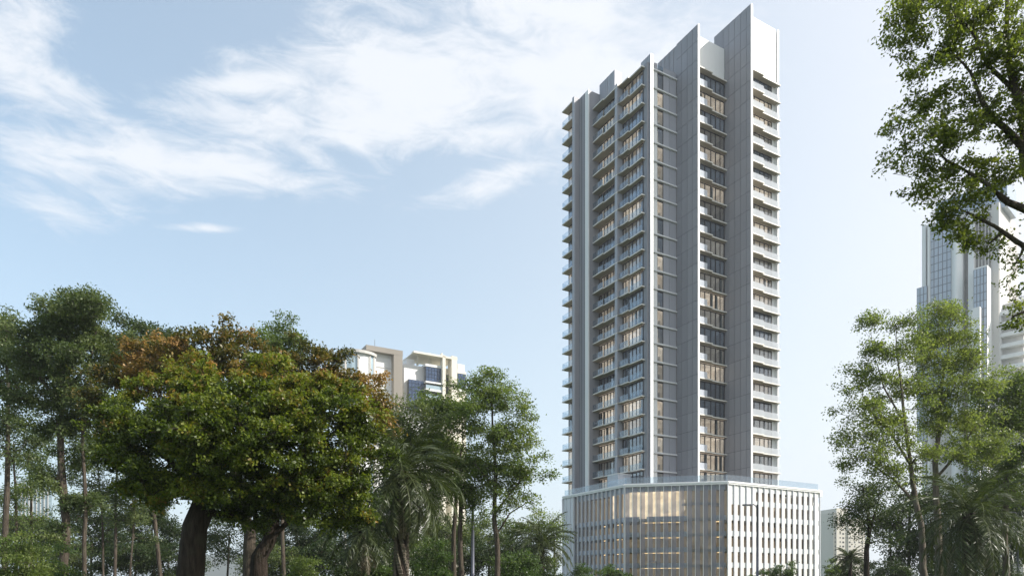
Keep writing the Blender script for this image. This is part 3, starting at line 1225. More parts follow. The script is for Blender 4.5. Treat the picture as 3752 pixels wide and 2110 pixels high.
def frond_mesh(n, length, droop, mat, dry=False):
    """arching rachis with two rows of narrow leaflets"""
    P, Q, T = [], [], []
    pts = []
    k = 14
    ang = random.uniform(.05, .2)
    x = z = 0
    for i in range(k + 1):
        pts.append((x, z))
        a = ang - droop * (i / k) ** 1.25
        x += math.cos(a) * length / k
        z += math.sin(a) * length / k
    V, Fc, tn = [], [], []

    def at(f):
        j = min(int(f * k), k - 1)
        g = f * k - j
        return (pts[j][0] + (pts[j + 1][0] - pts[j][0]) * g, pts[j][1] + (pts[j + 1][1] - pts[j][1]) * g, math.atan2(pts[j + 1][1] - pts[j][1], pts[j + 1][0] - pts[j][0]))

    for i in range(k):                                   # rachis as a thin three-sided rod
        r0, r1 = .035 * (1 - i / k) + .006, .035 * (1 - (i + 1) / k) + .006
        b = len(V)
        for (px, pz), r in ((pts[i], r0), (pts[i + 1], r1)):
            V += [(px, -r, pz), (px, r, pz), (px, 0, pz - r * 1.4)]
        for a, c in ((0, 1), (1, 2), (2, 0)):
            Fc.append((b + a, b + c, b + 3 + c, b + 3 + a))
            tn.append(.8)
    for i in range(n):
        f = .10 + .9 * i / n
        x, z, a = at(f)
        ll = length * .19 * (math.sin(math.pi * min(1, f * .85 + .12)) ** .7) * random.uniform(.8, 1.15)
        for s in (-1, 1):
            sp = R(random.uniform(38, 62)) * (1 - .3 * f)
            el = random.uniform(-.30, .35) - (.5 if dry else 0)
            d = Vector((math.cos(sp) * math.cos(a), s * math.sin(sp), math.cos(sp) * math.sin(a) + math.sin(el) * .8)).normalized()
            w = Vector((0, 0, 1)).cross(d)
            w.normalize()
            w = (w * .8 + Vector((0, 0, random.uniform(-.6, .6)))).normalized() * .028
            p0 = Vector((x, 0, z))
            p1 = p0 + d * ll * .5 + Vector((0, 0, -ll * .02))
            p2 = p0 + d * ll + Vector((0, 0, -ll * random.uniform(.12, .35)))
            b = len(V)
            V += [tuple(p0), tuple(p1 + w), tuple(p2), tuple(p1 - w)]
            Fc.append((b, b + 1, b + 2, b + 3))
            tn.append(random.gauss(.45, .2))
    me = bpy.data.meshes.new('frond')
    me.from_pydata(V, [], Fc)
    at_ = me.attributes.new('tint', 'FLOAT', 'FACE')
    at_.data.foreach_set('value', np.clip(np.array(tn), 0, 1).astype(np.float32))
    me.materials.append(M[mat])
    me.update()
    return me


def make_palm(label, Y, cx, cy, frond_px, trunk_d, nf=44, base_x=None, group=None, boots=True, dry=6, lo=-75):
    base_x = cx if base_x is None else base_x
    base = W(base_x, YH, Y)
    base.z = 0
    t = thing('palm_tree', label, 'palm', base, 0, group)
    top = W(cx, cy, Y) - base
    mpp = Y / F
    n = 12
    pts = [Vector((top.x * (i / n) ** 1.3, 0, top.z * i / n)) for i in range(n + 1)]
    pts[0].z = -.2
    trk = MB()
    trk.tube(pts, [trunk_d / 2 * (1.12 - .2 * i / n) for i in range(n + 1)], 12)
    to = trk.build('trunk', M['bark_dark'], t, smooth=True)
    if boots:
        bt = MB()
        rows = int(top.z / .16)
        for j in range(rows):
            f = j / rows
            ang = j * 2.4
            for q in range(5):
                a = ang + q * 2 * math.pi / 5
                c = Vector((top.x * f ** 1.3, 0, top.z * f))
                r = trunk_d / 2 * (1.12 - .2 * f)
                Mx = Matrix.Translation(c) @ Matrix.Rotation(a, 4, 'Z') @ Matrix.Translation((r, 0, 0)) @ Matrix.Rotation(R(22), 4, 'Y')
                bt.box(-.06, .05, -.10, .10, -.05, .13 + random.uniform(0, .05), 0, Mx)
        bo = bt.build('leaf_scar', M['bark_pale'], t)
        bo['kind'] = 'stuff'
    Lf = frond_px * mpp
    var = [frond_mesh(46, Lf * random.uniform(.85, 1.1), d, 'palm') for d in (.9, 1.2, 1.5, 1.8, 1.35, 1.1)]
    for i in range(nf):
        f = i / nf
        e = 78 - (78 - lo) * f ** .85                       # young fronds stand up, old ones hang
        a = i * 137.5 + random.uniform(-14, 14)
        put('frond', var[i % 6], t, top + Vector((0, 0, -.25 * f)), (random.uniform(-.25, .25), R(-e * .86), R(a)))
    if dry:
        dm = [frond_mesh(36, Lf * .8, .5, 'palm_dry', True) for _ in range(2)]
        for i in range(dry):
            put('dry_frond', dm[i % 2], t, top + Vector((0, 0, -.4)), (0, R(random.uniform(55, 78)), R(i * 360 / dry + random.uniform(-20, 20))))
    return t


GB = None  # (ground level is 0)
make_tree('broadleaf_tree', 'big spreading tree with dense bright green crown and thick dark leaning trunk', 27, 706,
          [[(695, YH, 1.15), (708, 2110, 1.02), (735, 1870, .88), (765, 1720, .6), (810, 1600, .4)],
           [(752, 1800, .5), (640, 1700, .38), (560, 1640, .2)], [(760, 1730, .5), (930, 1660, .36), (1090, 1620, .2)]],
          [(560, 1640, 200, 140), (760, 1560, 230, 130), (980, 1560, 230, 140), (1170, 1620, 180, 150), (800, 1700, 280, 120, -1.2), (1050, 1710, 250, 120, -1.0),
           (470, 1550, 120, 100), (1280, 1560, 90, 100), (600, 1760, 150, 75, -.6), (1210, 1740, 130, 95), (900, 1790, 230, 80, -.2), (680, 1455, 160, 80, 0, .16), (1080, 1455, 190, 90, 0, .12), (880, 1480, 220, 90, 0, .10), (900, 1400, 260, 80, .8, .26), (620, 1390, 150, 80, .8, .34), (1180, 1420, 140, 90, .8, .22), (430, 1500, 100, 80, .3, .1), (1340, 1560, 60, 120, .5, .22), (1000, 1890, 200, 55, .6, -.05), (1220, 1900, 130, 55, .6, -.05), (830, 1880, 60, 40, -.2, .05), (560, 1790, 110, 60, -.3), (715, 1805, 140, 62, -1.3), (600, 1840, 85, 40, -.5), (870, 1835, 130, 60, -1.2), (1150, 1865, 150, 60, -.6), (1300, 1870, 85, 55, 0), (470, 1700, 100, 70, 0), (760, 1620, 150, 110, -1.9), (1180, 1560, 130, 120, -1.2), (640, 1300, 110, 60, 1.5, .36), (960, 1320, 150, 60, 1.5, .24), (1310, 1680, 80, 110), (420, 1640, 90, 80), (1120, 1800, 190, 70, .3), (900, 1640, 260, 130, -1.8), (660, 1820, 120, 45, -.3), (1290, 1800, 90, 60)],
          leaf='leaf_big', bark='bark_dark', L=.15, Wd=.085, cover=2.9, crad=.22, lpc=44, tint=.30, limb=.2, shell=.36, twig=.016, sub=.46)
make_tree('flame_tree', 'tree with rusty orange and brown foliage rising behind the big green tree', 36, 900,
          [[(925, YH, .7), (905, 1950, .6), (870, 1750, .5), (880, 1600, .4), (860, 1420, .25)]],
          [(560, 1340, 170, 95, 0, .28), (800, 1300, 190, 95, 0, .10), (1000, 1330, 200, 95, 0, .02), (1190, 1370, 130, 100, 0, .05), (1330, 1450, 95, 110, 0, .25),
           (420, 1430, 120, 110, 0, -.05), (690, 1410, 230, 100, 0, .25), (1080, 1430, 190, 95, 0, 0), (830, 1245, 60, 40, 0, .1), (1380, 1530, 70, 90, 0, .2), (360, 1520, 70, 70, 0, -.1), (1220, 1310, 45, 30, 0, .2)],
          leaf='leaf_rust', bark='bark', L=.18, Wd=.10, cover=2.6, crad=.3, lpc=40, tint=.44, limb=.16, shell=.38, twig=.016, sub=.45,
          bare=[[(760, 1330), (715, 1275), (700, 1225), (695, 1190)], [(715, 1275), (665, 1262)], [(760, 1330), (735, 1260), (742, 1235)]])
make_tree('broadleaf_tree', 'tall grey-green tree with two slim trunks left of the spreading tree', 46, 240,
          [[(240, YH, .62), (240, 2000, .55), (232, 1800, .48), (222, 1600, .40), (228, 1420, .3), (232, 1220, .15)],
           [(312, YH, .3), (308, 1900, .26), (306, 1650, .2), (320, 1400, .12)], [(228, 1500, .26), (150, 1380, .18), (100, 1290, .1)], [(228, 1450, .22), (330, 1330, .15), (350, 1220, .08)]],
          [(215, 1120, 140, 55), (320, 1170, 100, 80), (130, 1190, 105, 75), (210, 1230, 160, 80), (350, 1270, 90, 85), (110, 1300, 85, 70), (300, 1350, 110, 70), (180, 1370, 110, 60), (240, 1450, 120, 55), (90, 1440, 80, 60), (280, 1530, 110, 60), (170, 1540, 90, 50), (330, 1480, 70, 70), (275, 1650, 75, 55), (200, 1750, 55, 60), (290, 1850, 70, 60), (215, 1950, 60, 50)],
          leaf='leaf_grey', bark='bark', L=.2, Wd=.10, cover=2.7, crad=.4, lpc=34, sub=.7, grow=1.15, tint=.45, limb=.12, shell=.4)
make_tree('broadleaf_tree', 'dark green tree cut off by the left edge of the picture', 56, 20,
          [[(20, YH, .5), (22, 1800, .4), (30, 1400, .25), (25, 1200, .1)]],
          [(0, 1190, 60, 75), (30, 1290, 75, 90), (50, 1420, 85, 80), (-40, 1350, 90, 150), (30, 1530, 80, 70), (60, 1640, 90, 60)],
          leaf='leaf_grey', L=.24, Wd=.12, cover=2.2, crad=.6, lpc=30, tint=.35)
make_tree('broadleaf_tree', 'blue-green domed tree top behind the orange foliage', 66, 560,
          [[(595, YH, .42), (572, 1920, .36), (540, 1720, .28), (560, 1330, .15)]],
          [(560, 1250, 130, 55), (500, 1300, 110, 60), (640, 1310, 90, 60), (570, 1340, 150, 70)], leaf='leaf_dark', L=.28, Wd=.14, cover=3.2, crad=.6, lpc=34, tint=.62, shell=.3)
make_tree('broadleaf_tree', 'small bushy green tree top showing above the middle of the orange foliage', 58, 1030,
          [[(1045, YH, .34), (1030, 1700, .28), (1025, 1300, .14)]],
          [(1025, 1215, 65, 50), (1075, 1265, 60, 50), (985, 1270, 60, 45), (1030, 1320, 90, 55)], leaf='leaf_airy', L=.22, Wd=.12, cover=2.6, crad=.5, lpc=30, tint=.3)
make_tree('broadleaf_tree', 'murky olive tree in the shade between the two slim trunks and the thick trunk', 62, 420,
          [[(420, YH, .3), (425, 1900, .25), (430, 1650, .12)], [(380, YH, .22), (372, 1850, .16), (360, 1700, .08)], [(470, YH, .2), (490, 1900, .15), (500, 1750, .08)]],
          [(420, 1640, 130, 110), (360, 1780, 110, 100), (500, 1760, 100, 110), (430, 1900, 130, 70), (300, 1620, 90, 80)], leaf='leaf_grey', L=.24, Wd=.11, cover=1.3, crad=.6, lpc=26, tint=.4)
make_tree('broadleaf_tree', 'thin airy tree letting sky through at the lower left edge', 60, 110,
          [[(115, YH, .26), (112, 1900, .2), (105, 1650, .1)], [(60, YH, .3), (58, 1800, .2), (50, 1620, .1)]],
          [(90, 1700, 110, 80), (140, 1790, 90, 70), (40, 1820, 80, 60), (160, 1620, 80, 60), (120, 1900, 80, 50)], leaf='leaf_airy', L=.2, Wd=.1, cover=.85, crad=.6, lpc=22, tint=.35)
for (x, Y, lab) in ((900, 92, 'dark woodland tree seen between the thick trunk and the second dark trunk'), (1230, 96, 'dark woodland tree low behind the hanging palm fronds')):
    make_tree('broadleaf_tree', lab, Y, x, [[(x, YH, .4), (x, 1950, .3), (x + 10, 1850, .15)], [(x - 70, YH, .3), (x - 60, 1950, .2)], [(x + 80, YH, .3), (x + 70, 1960, .2)]],
              [(x, 1900, 170, 80), (x - 110, 1980, 120, 70), (x + 120, 1970, 120, 80), (x + 10, 2030, 150, 50)], leaf='leaf_dark', L=.34, Wd=.17, cover=1.3, crad=.9, lpc=24, tint=.5, group=None)
make_tree('broadleaf_tree', 'dark forked trunk standing right of the thick leaning trunk under the same canopy', 31, 955,
          [[(950, YH, .85), (958, 2070, .75), (985, 1960, .55), (1010, 1830, .4), (1040, 1700, .2)], [(985, 1970, .35), (940, 1900, .25), (915, 1800, .15)], [(990, 1980, .3), (1060, 1900, .2), (1130, 1830, .12)]],
          [(1030, 1800, 150, 70), (1170, 1830, 130, 60), (910, 1830, 110, 60), (1270, 1800, 90, 70)], leaf='leaf_dark', bark='bark_dark', L=.18, Wd=.10, cover=2.2, crad=.45, lpc=40, tint=.62, limb=.12)

for (x, yc, Y, hw, hh, lf, cv, lab) in (
        (90, 1960, 84, 150, 90, 'leaf_grey', 1.2, 'hazy woodland tree low at the left edge'),
        (330, 1930, 88, 140, 130, 'leaf_dark', 1.3, 'dim woodland tree seen between the slim double trunks'),
        (560, 1940, 80, 130, 120, 'leaf_dark', 1.5, 'dim woodland tree left of the thick leaning trunk'),
        (1090, 1960, 86, 120, 110, 'leaf_dark', 1.4, 'dim woodland tree behind the dark forked trunk'),
        (1420, 1900, 78, 130, 140, 'leaf_dark', 1.4, 'dim woodland tree behind the date palm trunk'),
        (1620, 1980, 82, 130, 110, 'leaf_grey', 1.3, 'dull green woodland tree behind the slim trunks'),
        (1790, 1980, 86, 120, 100, 'leaf_grey', 1.1, 'dull green woodland tree behind the straight airy tree')):
    make_tree('broadleaf_tree', lab, Y, x, [[(x, YH, .35), (x + 6, 2000, .26), (x - 4, yc, .14)], [(x - 60, YH, .22), (x - 66, yc, .12)], [(x + 55, YH, .2), (x + 64, yc, .1)]],
              [(x, yc - hh * .4, hw * .7, hh * .6), (x - hw * .5, yc, hw * .6, hh * .6), (x + hw * .5, yc + hh * .05, hw * .6, hh * .6), (x - hw * .2, yc + hh * .6, hw * .7, hh * .5), (x + hw * .4, yc + hh * .7, hw * .6, hh * .45)],
              leaf=lf, L=.28, Wd=.14, cover=cv * 1.5, crad=.6, lpc=26, tint=.5)

for i, (x, hh, lab) in enumerate(((260, 1985, 'shaded thicket bush at the far left behind the slim trunks'), (470, 1960, 'shaded thicket bush left of the thick trunk'), (640, 1990, 'shaded thicket bush just behind the thick trunk'),
                                 (1010, 2000, 'shaded thicket bush behind the dark forked trunk'), (1180, 1975, 'shaded thicket bush behind the hanging palm fronds'), (1370, 1985, 'shaded thicket bush left behind the date palm trunk'),
                                 (1540, 1965, 'shaded thicket bush right behind the date palm trunk'), (1720, 1975, 'shaded thicket bush behind the tall lamp post'), (1870, 1960, 'shaded thicket bush behind the straight airy tree'))):
    yb = YH + 20
    make_tree('shrub', lab, 74, x, [[(x, YH, .14), (x + 5, hh + 40, .06)], [(x, YH, .12), (x - 50, hh + 60, .05)], [(x, YH, .12), (x + 50, hh + 50, .05)]],
              [(x, hh + 50, 75, 55), (x - 65, hh + 90, 60, 60), (x + 65, hh + 85, 60, 60), (x, hh + 125, 100, 45)], leaf='leaf_dark' if i % 3 else 'leaf_grey', L=.26, Wd=.13, cover=1.9, crad=.5, lpc=26, tint=.5, cat='shrub', limb=.04)
make_tree('broadleaf_tree', 'feathery grey-green tree directly behind the date palm crown', 50, 1470,
          [[(1450, YH, .3), (1452, 1850, .24), (1462, 1600, .12)]], [(1440, 1540, 85, 75), (1520, 1520, 70, 70), (1470, 1640, 100, 80), (1400, 1640, 70, 80), (1540, 1640, 70, 90), (1480, 1750, 110, 70)],
          leaf='leaf_grey', L=.2, Wd=.1, cover=1.6, crad=.5, lpc=26, tint=.5)

# palms on the left
make_palm('tall date palm with rough scaly trunk beside the spreading green tree', 36, 1471, 1725, 285, .60, nf=58)
make_palm('palm with long hanging fronds half hidden under the spreading tree', 43, 1325, 1945, 190, .45, nf=30, boots=False, dry=8, lo=-85)
make_palm('short feathery palm just left of the podium', 62, 1985, 1985, 150, .5, nf=46, boots=False, dry=0, lo=-40)

make_tree('broadleaf_tree', 'airy light green tree with one straight trunk right of the date palm', 48, 1822,
          [[(1824, YH, .44), (1820, 2050, .38), (1816, 1900, .32), (1812, 1720, .24), (1808, 1560, .15), (1800, 1420, .07)],
           [(1815, 1880, .18), (1870, 1800, .13), (1930, 1740, .07)], [(1815, 1960, .14), (1870, 1880, .1), (1930, 1840, .06)], [(1812, 1780, .16), (1740, 1700, .1)]],
          [(1790, 1405, 75, 50), (1850, 1450, 75, 55), (1760, 1490, 80, 60), (1870, 1540, 85, 60), (1780, 1590, 110, 60), (1900, 1640, 80, 55), (1800, 1690, 120, 60), (1940, 1730, 80, 45), (1870, 1760, 90, 50), (1760, 1780, 90, 50), (1900, 1850, 75, 40)],
          leaf='leaf_airy', L=.18, Wd=.095, cover=1.5, crad=.4, lpc=24, tint=.55, sub=.6, grow=1.22)
make_tree('broadleaf_tree', 'darker green tree with a slim trunk close behind the date palm', 52, 1664,
          [[(1664, YH, .40), (1666, 1950, .34), (1668, 1800, .26), (1660, 1600, .12)]],
          [(1600, 1530, 85, 80), (1670, 1500, 70, 60), (1570, 1640, 90, 80), (1650, 1660, 100, 80), (1600, 1760, 110, 70), (1560, 1850, 90, 70)],
          leaf='leaf_airy', L=.2, Wd=.105, cover=1.9, crad=.5, lpc=28, tint=.3, grow=1.15)
make_tree('broadleaf_tree', 'slim tree whose trunk stands just left of the tall lamp post', 50, 1692,
          [[(1692, YH, .42), (1690, 1950, .35), (1684, 1800, .26), (1690, 1650, .12)]],
          [(1700, 1560, 75, 70), (1720, 1680, 80, 70), (1690, 1790, 90, 60), (1740, 1850, 80, 60)],
          leaf='leaf_airy', L=.2, Wd=.105, cover=1.6, crad=.5, lpc=26, tint=.32, grow=1.15)
make_tree('broadleaf_tree', 'sparse pale tree rising behind the short palm beside the podium', 84, 2020,
          [[(2035, YH, .3), (2030, 2000, .2), (2025, 1920, .1)]],
          [(2030, 1905, 40, 30), (2000, 1940, 50, 35), (1950, 1930, 50, 40), (2040, 1950, 30, 30)], leaf='leaf_lime', L=.22, Wd=.11, cover=.8, crad=.6, lpc=18, tint=.5)

make_tree('broadleaf_tree', 'bushy green tree mass behind the short palm left of the podium', 82, 1940,
          [[(1935, YH, .3), (1938, 2020, .24), (1945, 1950, .1)]], [(1890, 1945, 60, 50), (1955, 1945, 60, 45), (2015, 1975, 45, 55), (1930, 2030, 90, 55), (2010, 2060, 50, 50)],
          leaf='leaf_airy', L=.27, Wd=.14, cover=1.7, crad=.6, lpc=26, tint=.25)
SHR = [  # low shrubs: photo x, top y, half width, distance, leaf, label
    (55, 1925, 120, 36, 'leaf_airy', 'rounded bright green shrub at the lower left corner'),
    (200, 2015, 90, 40, 'leaf_shrub', 'low shrub at the foot of the slim double trunk'),
    (1110, 2010, 70, 40, 'leaf_airy', 'small feathery shrub below the hanging palm fronds'),
    (1245, 2045, 70, 42, 'leaf_dark', 'dark rounded shrub left of the date palm trunk'),
    (1390, 2035, 70, 44, 'leaf_shrub', 'small leafy shrub directly left of the date palm trunk'),
    (1575, 1990, 95, 44, 'leaf_shrub', 'green shrub between the date palm and the slim trunks'),
    (1880, 2005, 110, 52, 'leaf_shrub', 'leafy shrub under the airy tree'),
    (1990, 2050, 90, 56, 'leaf_dark', 'dark shrub below the short palm'),
    (2150, 2066, 75, 90, 'leaf_shrub', 'trimmed leafy shrub at the left front of the podium'),
    (2232, 2070, 55, 92, 'leaf_shrub', 'middle one of three shrubs at the left front of the podium'),
    (2290, 2068, 42, 91, 'leaf_shrub', 'slender shrub at the left end of the podium corner glass'),
    (2785, 2085, 45, 88, 'leaf_shrub', 'small low shrub at the foot of the lamp post before the podium'),
    (2862, 2058, 68, 88, 'leaf_shrub', 'large round shrub before the right face of the podium'),
    (3062, 2032, 42, 84, 'leaf_airy', 'bright green shrub right of the podium end'),
    (3140, 2052, 75, 80, 'leaf_dark', 'dark shrub below the cream apartment block'),
    (3260, 2030, 100, 66, 'leaf_dark', 'dark shrub behind the two tall trunks on the right'),
    (3470, 2045, 100, 66, 'leaf_dark', 'dark shrub right of the two tall trunks'),
    (3650, 2040, 110, 64, 'leaf_dark', 'dark shrub in front of the lamp post on the right edge'),
]
for (x, yt, hw, Y, lf, lab) in SHR:
    mpp = Y / F
    zt = EYE + (YH - yt) * mpp
    yc = YH - (zt * .52 - EYE) / mpp
    hh = (zt * .46) / mpp
    make_tree('shrub', lab, Y, x, [[(x, YH, .12), (x + 4, yc, .06)], [(x, YH, .1), (x - hw * .4, yc, .05)], [(x, YH, .1), (x + hw * .4, yc, .05)]],
              [(x, yc - hh * .1, hw * .62, hh * .95), (x - hw * .5, yc + hh * .15, hw * .5, hh * .75), (x + hw * .5, yc + hh * .1, hw * .5, hh * .8)],
              leaf=lf, L=.055 + Y * .0021, Wd=.03 + Y * .0012, cover=2.2 if lf != 'leaf_dark' else 1.8, crad=.12 + hw * mpp * .12, lpc=26, tint=.45, cat='shrub', limb=.04, shell=.38, twig=.008, ground=0)

# right-hand side
make_tree('broadleaf_tree', 'slender light green tree with leaning trunk, left of the two tall trunks on the right', 44, 3398,
          [[(3398, YH, .50), (3388, 2080, .44), (3372, 1960, .38), (3352, 1800, .30), (3335, 1700, .24), (3312, 1500, .17), (3290, 1330, .10), (3285, 1200, .04)],
           [(3360, 1850, .2), (3270, 1750, .14), (3180, 1690, .07)], [(3335, 1700, .18), (3240, 1560, .12), (3170, 1470, .06)], [(3318, 1560, .14), (3240, 1420, .09), (3200, 1300, .04)]],
          [(3200, 1200, 55, 50), (3305, 1170, 50, 48), (3190, 1300, 70, 55), (3300, 1290, 75, 60), (3140, 1400, 70, 50), (3240, 1410, 85, 60), (3330, 1420, 70, 60), (3110, 1510, 75, 50), (3220, 1530, 95, 55), (3100, 1610, 75, 45), (3210, 1640, 100, 50),
           (3300, 1560, 80, 60), (3120, 1700, 80, 40), (3240, 1740, 90, 45), (3340, 1680, 80, 60)],
          leaf='leaf_lime', bark='bark_pale', L=.17, Wd=.09, cover=1.35, crad=.38, lpc=22, tint=.5, sub=.55, grow=1.12)
make_tree('broadleaf_tree', 'tall yellow-green tree with thick straight trunk before the glass skyscraper', 46, 3450,
          [[(3450, YH, .54), (3442, 2060, .48), (3432, 1850, .40), (3428, 1690, .33), (3442, 1520, .25), (3462, 1350, .15), (3480, 1200, .06)],
           [(3430, 1750, .2), (3520, 1650, .14), (3600, 1520, .07)], [(3440, 1560, .18), (3390, 1400, .12), (3370, 1280, .05)], [(3450, 1480, .15), (3540, 1370, .1), (3610, 1300, .05)]],
          [(3410, 1160, 70, 45), (3500, 1150, 75, 45), (3440, 1240, 90, 55), (3530, 1240, 75, 55), (3390, 1330, 80, 60), (3490, 1340, 95, 60), (3570, 1320, 55, 50), (3400, 1440, 90, 60), (3510, 1450, 95, 60), (3600, 1420, 60, 50), (3440, 1560, 110, 60), (3560, 1560, 85, 60), (3480, 1670, 110, 60), (3610, 1660, 80, 60)],
          leaf='leaf_lime', bark='bark_pale', L=.17, Wd=.085, cover=1.5, crad=.4, lpc=26, tint=.52, sub=.6, grow=1.12)
make_tree('broadleaf_tree', 'green tree mass at the right edge below the skyscraper', 52, 3690,
          [[(3690, YH, .5), (3685, 1900, .42), (3680, 1700, .3), (3670, 1500, .12)]],
          [(3650, 1450, 85, 60), (3730, 1400, 70, 55), (3620, 1550, 100, 70), (3720, 1530, 90, 75), (3590, 1660, 95, 70), (3690, 1660, 110, 75), (3740, 1780, 80, 80), (3620, 1780, 100, 70)],
          leaf='leaf_airy', L=.2, Wd=.1, cover=2.2, crad=.5, lpc=28, tint=.36, grow=1.1)
make_tree('broadleaf_tree', 'dark low-branched tree nearest the cream apartment block', 58, 3178,
          [[(3172, YH, .50), (3178, 2040, .42), (3184, 1940, .32), (3176, 1850, .2), (3160, 1780, .1)], [(3184, 1960, .25), (3210, 1870, .16), (3220, 1790, .08)]],
          [(3150, 1790, 70, 40), (3110, 1850, 65, 40), (3190, 1850, 75, 50), (3140, 1900, 70, 35), (3230, 1900, 70, 55), (3240, 1800, 60, 50), (3210, 1980, 60, 35)],
          leaf='leaf_dark', bark='bark_dark', L=.21, Wd=.11, cover=1.5, crad=.55, lpc=26, tint=.75)
for (x, Y, lab) in ((3330, 70, 'dark understorey tree behind the two tall trunks'), (3620, 68, 'dark understorey tree behind the large palm on the right')):
    make_tree('broadleaf_tree', lab, Y, x, [[(x, YH, .35), (x, 1950, .28), (x + 10, 1800, .15)], [(x - 60, YH, .25), (x - 70, 1900, .15)], [(x + 90, YH, .25), (x + 80, 1900, .15)]],
              [(x, 1830, 120, 80), (x - 90, 1920, 100, 80), (x + 110, 1890, 120, 90), (x + 20, 1980, 150, 70), (x - 80, 2050, 110, 50), (x + 120, 2030, 110, 60)], leaf='leaf_dark', L=.28, Wd=.14, cover=1.7, crad=.8, lpc=26, tint=.5)
make_palm('large dark date palm in the shade at the lower right', 39, 3555, 1880, 285, .55, nf=54, base_x=3545)
make_palm('tiny palm crown below the cream apartment block', 78, 3115, 2045, 75, .4, nf=34, boots=False, dry=0, lo=-20)
# the near tree whose branches reach in from the right
make_tree('broadleaf_tree', 'near tree with dark leafy branches hanging into the upper right corner', 15, 4080,
          [[(4080, YH, .60), (4060, 1800, .50), (4000, 1400, .42), (3920, 1050, .34), (3830, 780, .28), (3760, 540, .22), (3715, 330, .16), (3690, 120, .10), (3680, -120, .05)],
           [(3840, 800, .2), (3700, 740, .13), (3580, 660, .08), (3440, 560, .04)], [(3770, 560, .18), (3650, 430, .11), (3560, 300, .06), (3480, 180, .03)],
           [(3900, 1000, .2), (3760, 900, .12), (3640, 830, .07), (3520, 770, .03)], [(3725, 380, .12), (3800, 200, .08), (3830, 0, .04)], [(3940, 1100, .16), (3800, 1120, .08), (3710, 1160, .04)],
           [(3715, 330, .1), (3600, 200, .06), (3500, 60, .03)]],
          [(3310, 30, 120, 65), (3470, 40, 140, 90), (3620, 60, 120, 100), (3360, 140, 100, 60), (3490, 180, 130, 80), (3630, 230, 110, 90), (3380, 270, 75, 60), (3480, 320, 120, 70), (3620, 400, 120, 90), (3400, 400, 85, 50),
           (3290, 475, 80, 28), (3380, 520, 110, 55), (3500, 500, 120, 75), (3310, 580, 80, 35), (3430, 620, 120, 55), (3560, 620, 130, 80), (3340, 715, 70, 28), (3450, 730, 100, 50), (3560, 770, 120, 60), (3680, 640, 90, 110), (3430, 810, 70, 35),
           (3530, 850, 100, 45), (3640, 880, 90, 50), (3720, 450, 80, 130), (3720, 200, 80, 160), (3720, 960, 60, 40), (3710, 1070, 40, 40), (3725, 1180, 45, 55), (3900, 200, 180, 250), (3960, 650, 180, 250), (3640, -150, 260, 120), (3900, 1150, 110, 110)],
          leaf='leaf_over', bark='bark', L=.085, Wd=.048, cover=1.2, crad=.13, lpc=15, tint=.52, limb=.035, twig=.0045, shell=.5, sub=.2, grow=1.06)


# ------------------------------------------------------------------ street lamps
def lamp(label, Y, x, ytop, head, d=.2, dark=False, group='street lamps'):
    base = W(x, YH, Y)
    base.z = 0
    t = thing('street_lamp', label, 'street lamp', base, 0, group)
    h = EYE + (YH - ytop) / F * Y
    mt = M['pole_dark'] if dark else M['pole']
    MB().tube([(0, 0, 0), (0, 0, h * .5), (0, 0, h)], [d * .62, d * .5, d * .36], 12).build('pole', mt, t, smooth=True)
    MB().tube([(0, 0, 0), (0, 0, .5)], [d * .95, d * .9], 12).build('base_cover', mt, t, smooth=True)
    hv = head
    s = -1 if hv < 0 else 1
    a = abs(hv)
    MB().tube([(0, 0, h - .35), (s * a * .3, 0, h - .06), (s * a * .6, 0, h + .03), (s * a, 0, h - .02)], [d * .26, d * .24, d * .22, d * .2], 8).build('arm', mt, t, smooth=True)
    hd = MB()
    n = 8
    pts = []
    x0, x1 = s * (a - .08), s * (a + .72)
    w = .15
    prof = [(x0, -.07), (x0 + (x1 - x0) * .15, -w), (x1 - (x1 - x0) * .1, -w), (x1, -.08), (x1, .08), (x1 - (x1 - x0) * .1, w), (x0 + (x1 - x0) * .15, w), (x0, .07)]
    if s < 0:
        prof = prof[::-1]
    hd.prism(prof, h - .08, h + .04)
    ho = hd.build('lamp_head', mt, t)
    l2 = MB().box(min(x0, x1) + .2, max(x0, x1) - .12, -.1, .1, h - .10, h - .082)
    l2.build('lens', M['lens'], ho)
    return t


lamp('grey street lamp with curved arm standing before the podium', 60, 2775, 1848, -.55)
lamp('tall grey lamp post standing among the trees beside the straight trunk', 52, 1732, 1770, -1.0, d=.24)
lamp('grey street lamp with arm to the left at the right edge', 66, 3730, 1876, -.7, d=.22)
lamp('thin short lamp with dark head close to the podium corner glass', 104, 2404, 2054, -.25, d=.12)

# ------------------------------------------------------------------ buildings behind
M['bw_white'] = surf('render_white', (.74, .74, .73), .7, .05, .15, streak=1)
M['bw_beige'] = surf('render_beige', (.52, .50, .47), .7, .06, .2, streak=1)
M['bw_cream'] = surf('render_cream', (.72, .68, .58), .7, .06, .2, streak=1)
M['bw_dark'] = surf('recess_dark', (.17, .165, .16), .7, .2, .3)
M['bw_joint'] = surf('glazing_joint', (.16, .17, .19), .6, .1, .3)
M['bw_far'] = surf('far_cream', (.66, .62, .55), .8, .05, .08, streak=1)
M['bw_glass'] = surf('blue_glazing', (.045, .075, .14), .08, .25, .4, spec=.8)
M['bw_glass_pale'] = surf('pale_glazing', (.34, .44, .50), .12, .1, .3, spec=.8)
M['bw_sky'] = surf('skyscraper_glazing', (.36, .42, .50), .25, .10, .3, spec=.9)  # glass colour paled to stand for distance haze
M['bw_win'] = surf('far_window', (.07, .075, .08), .3, .3)


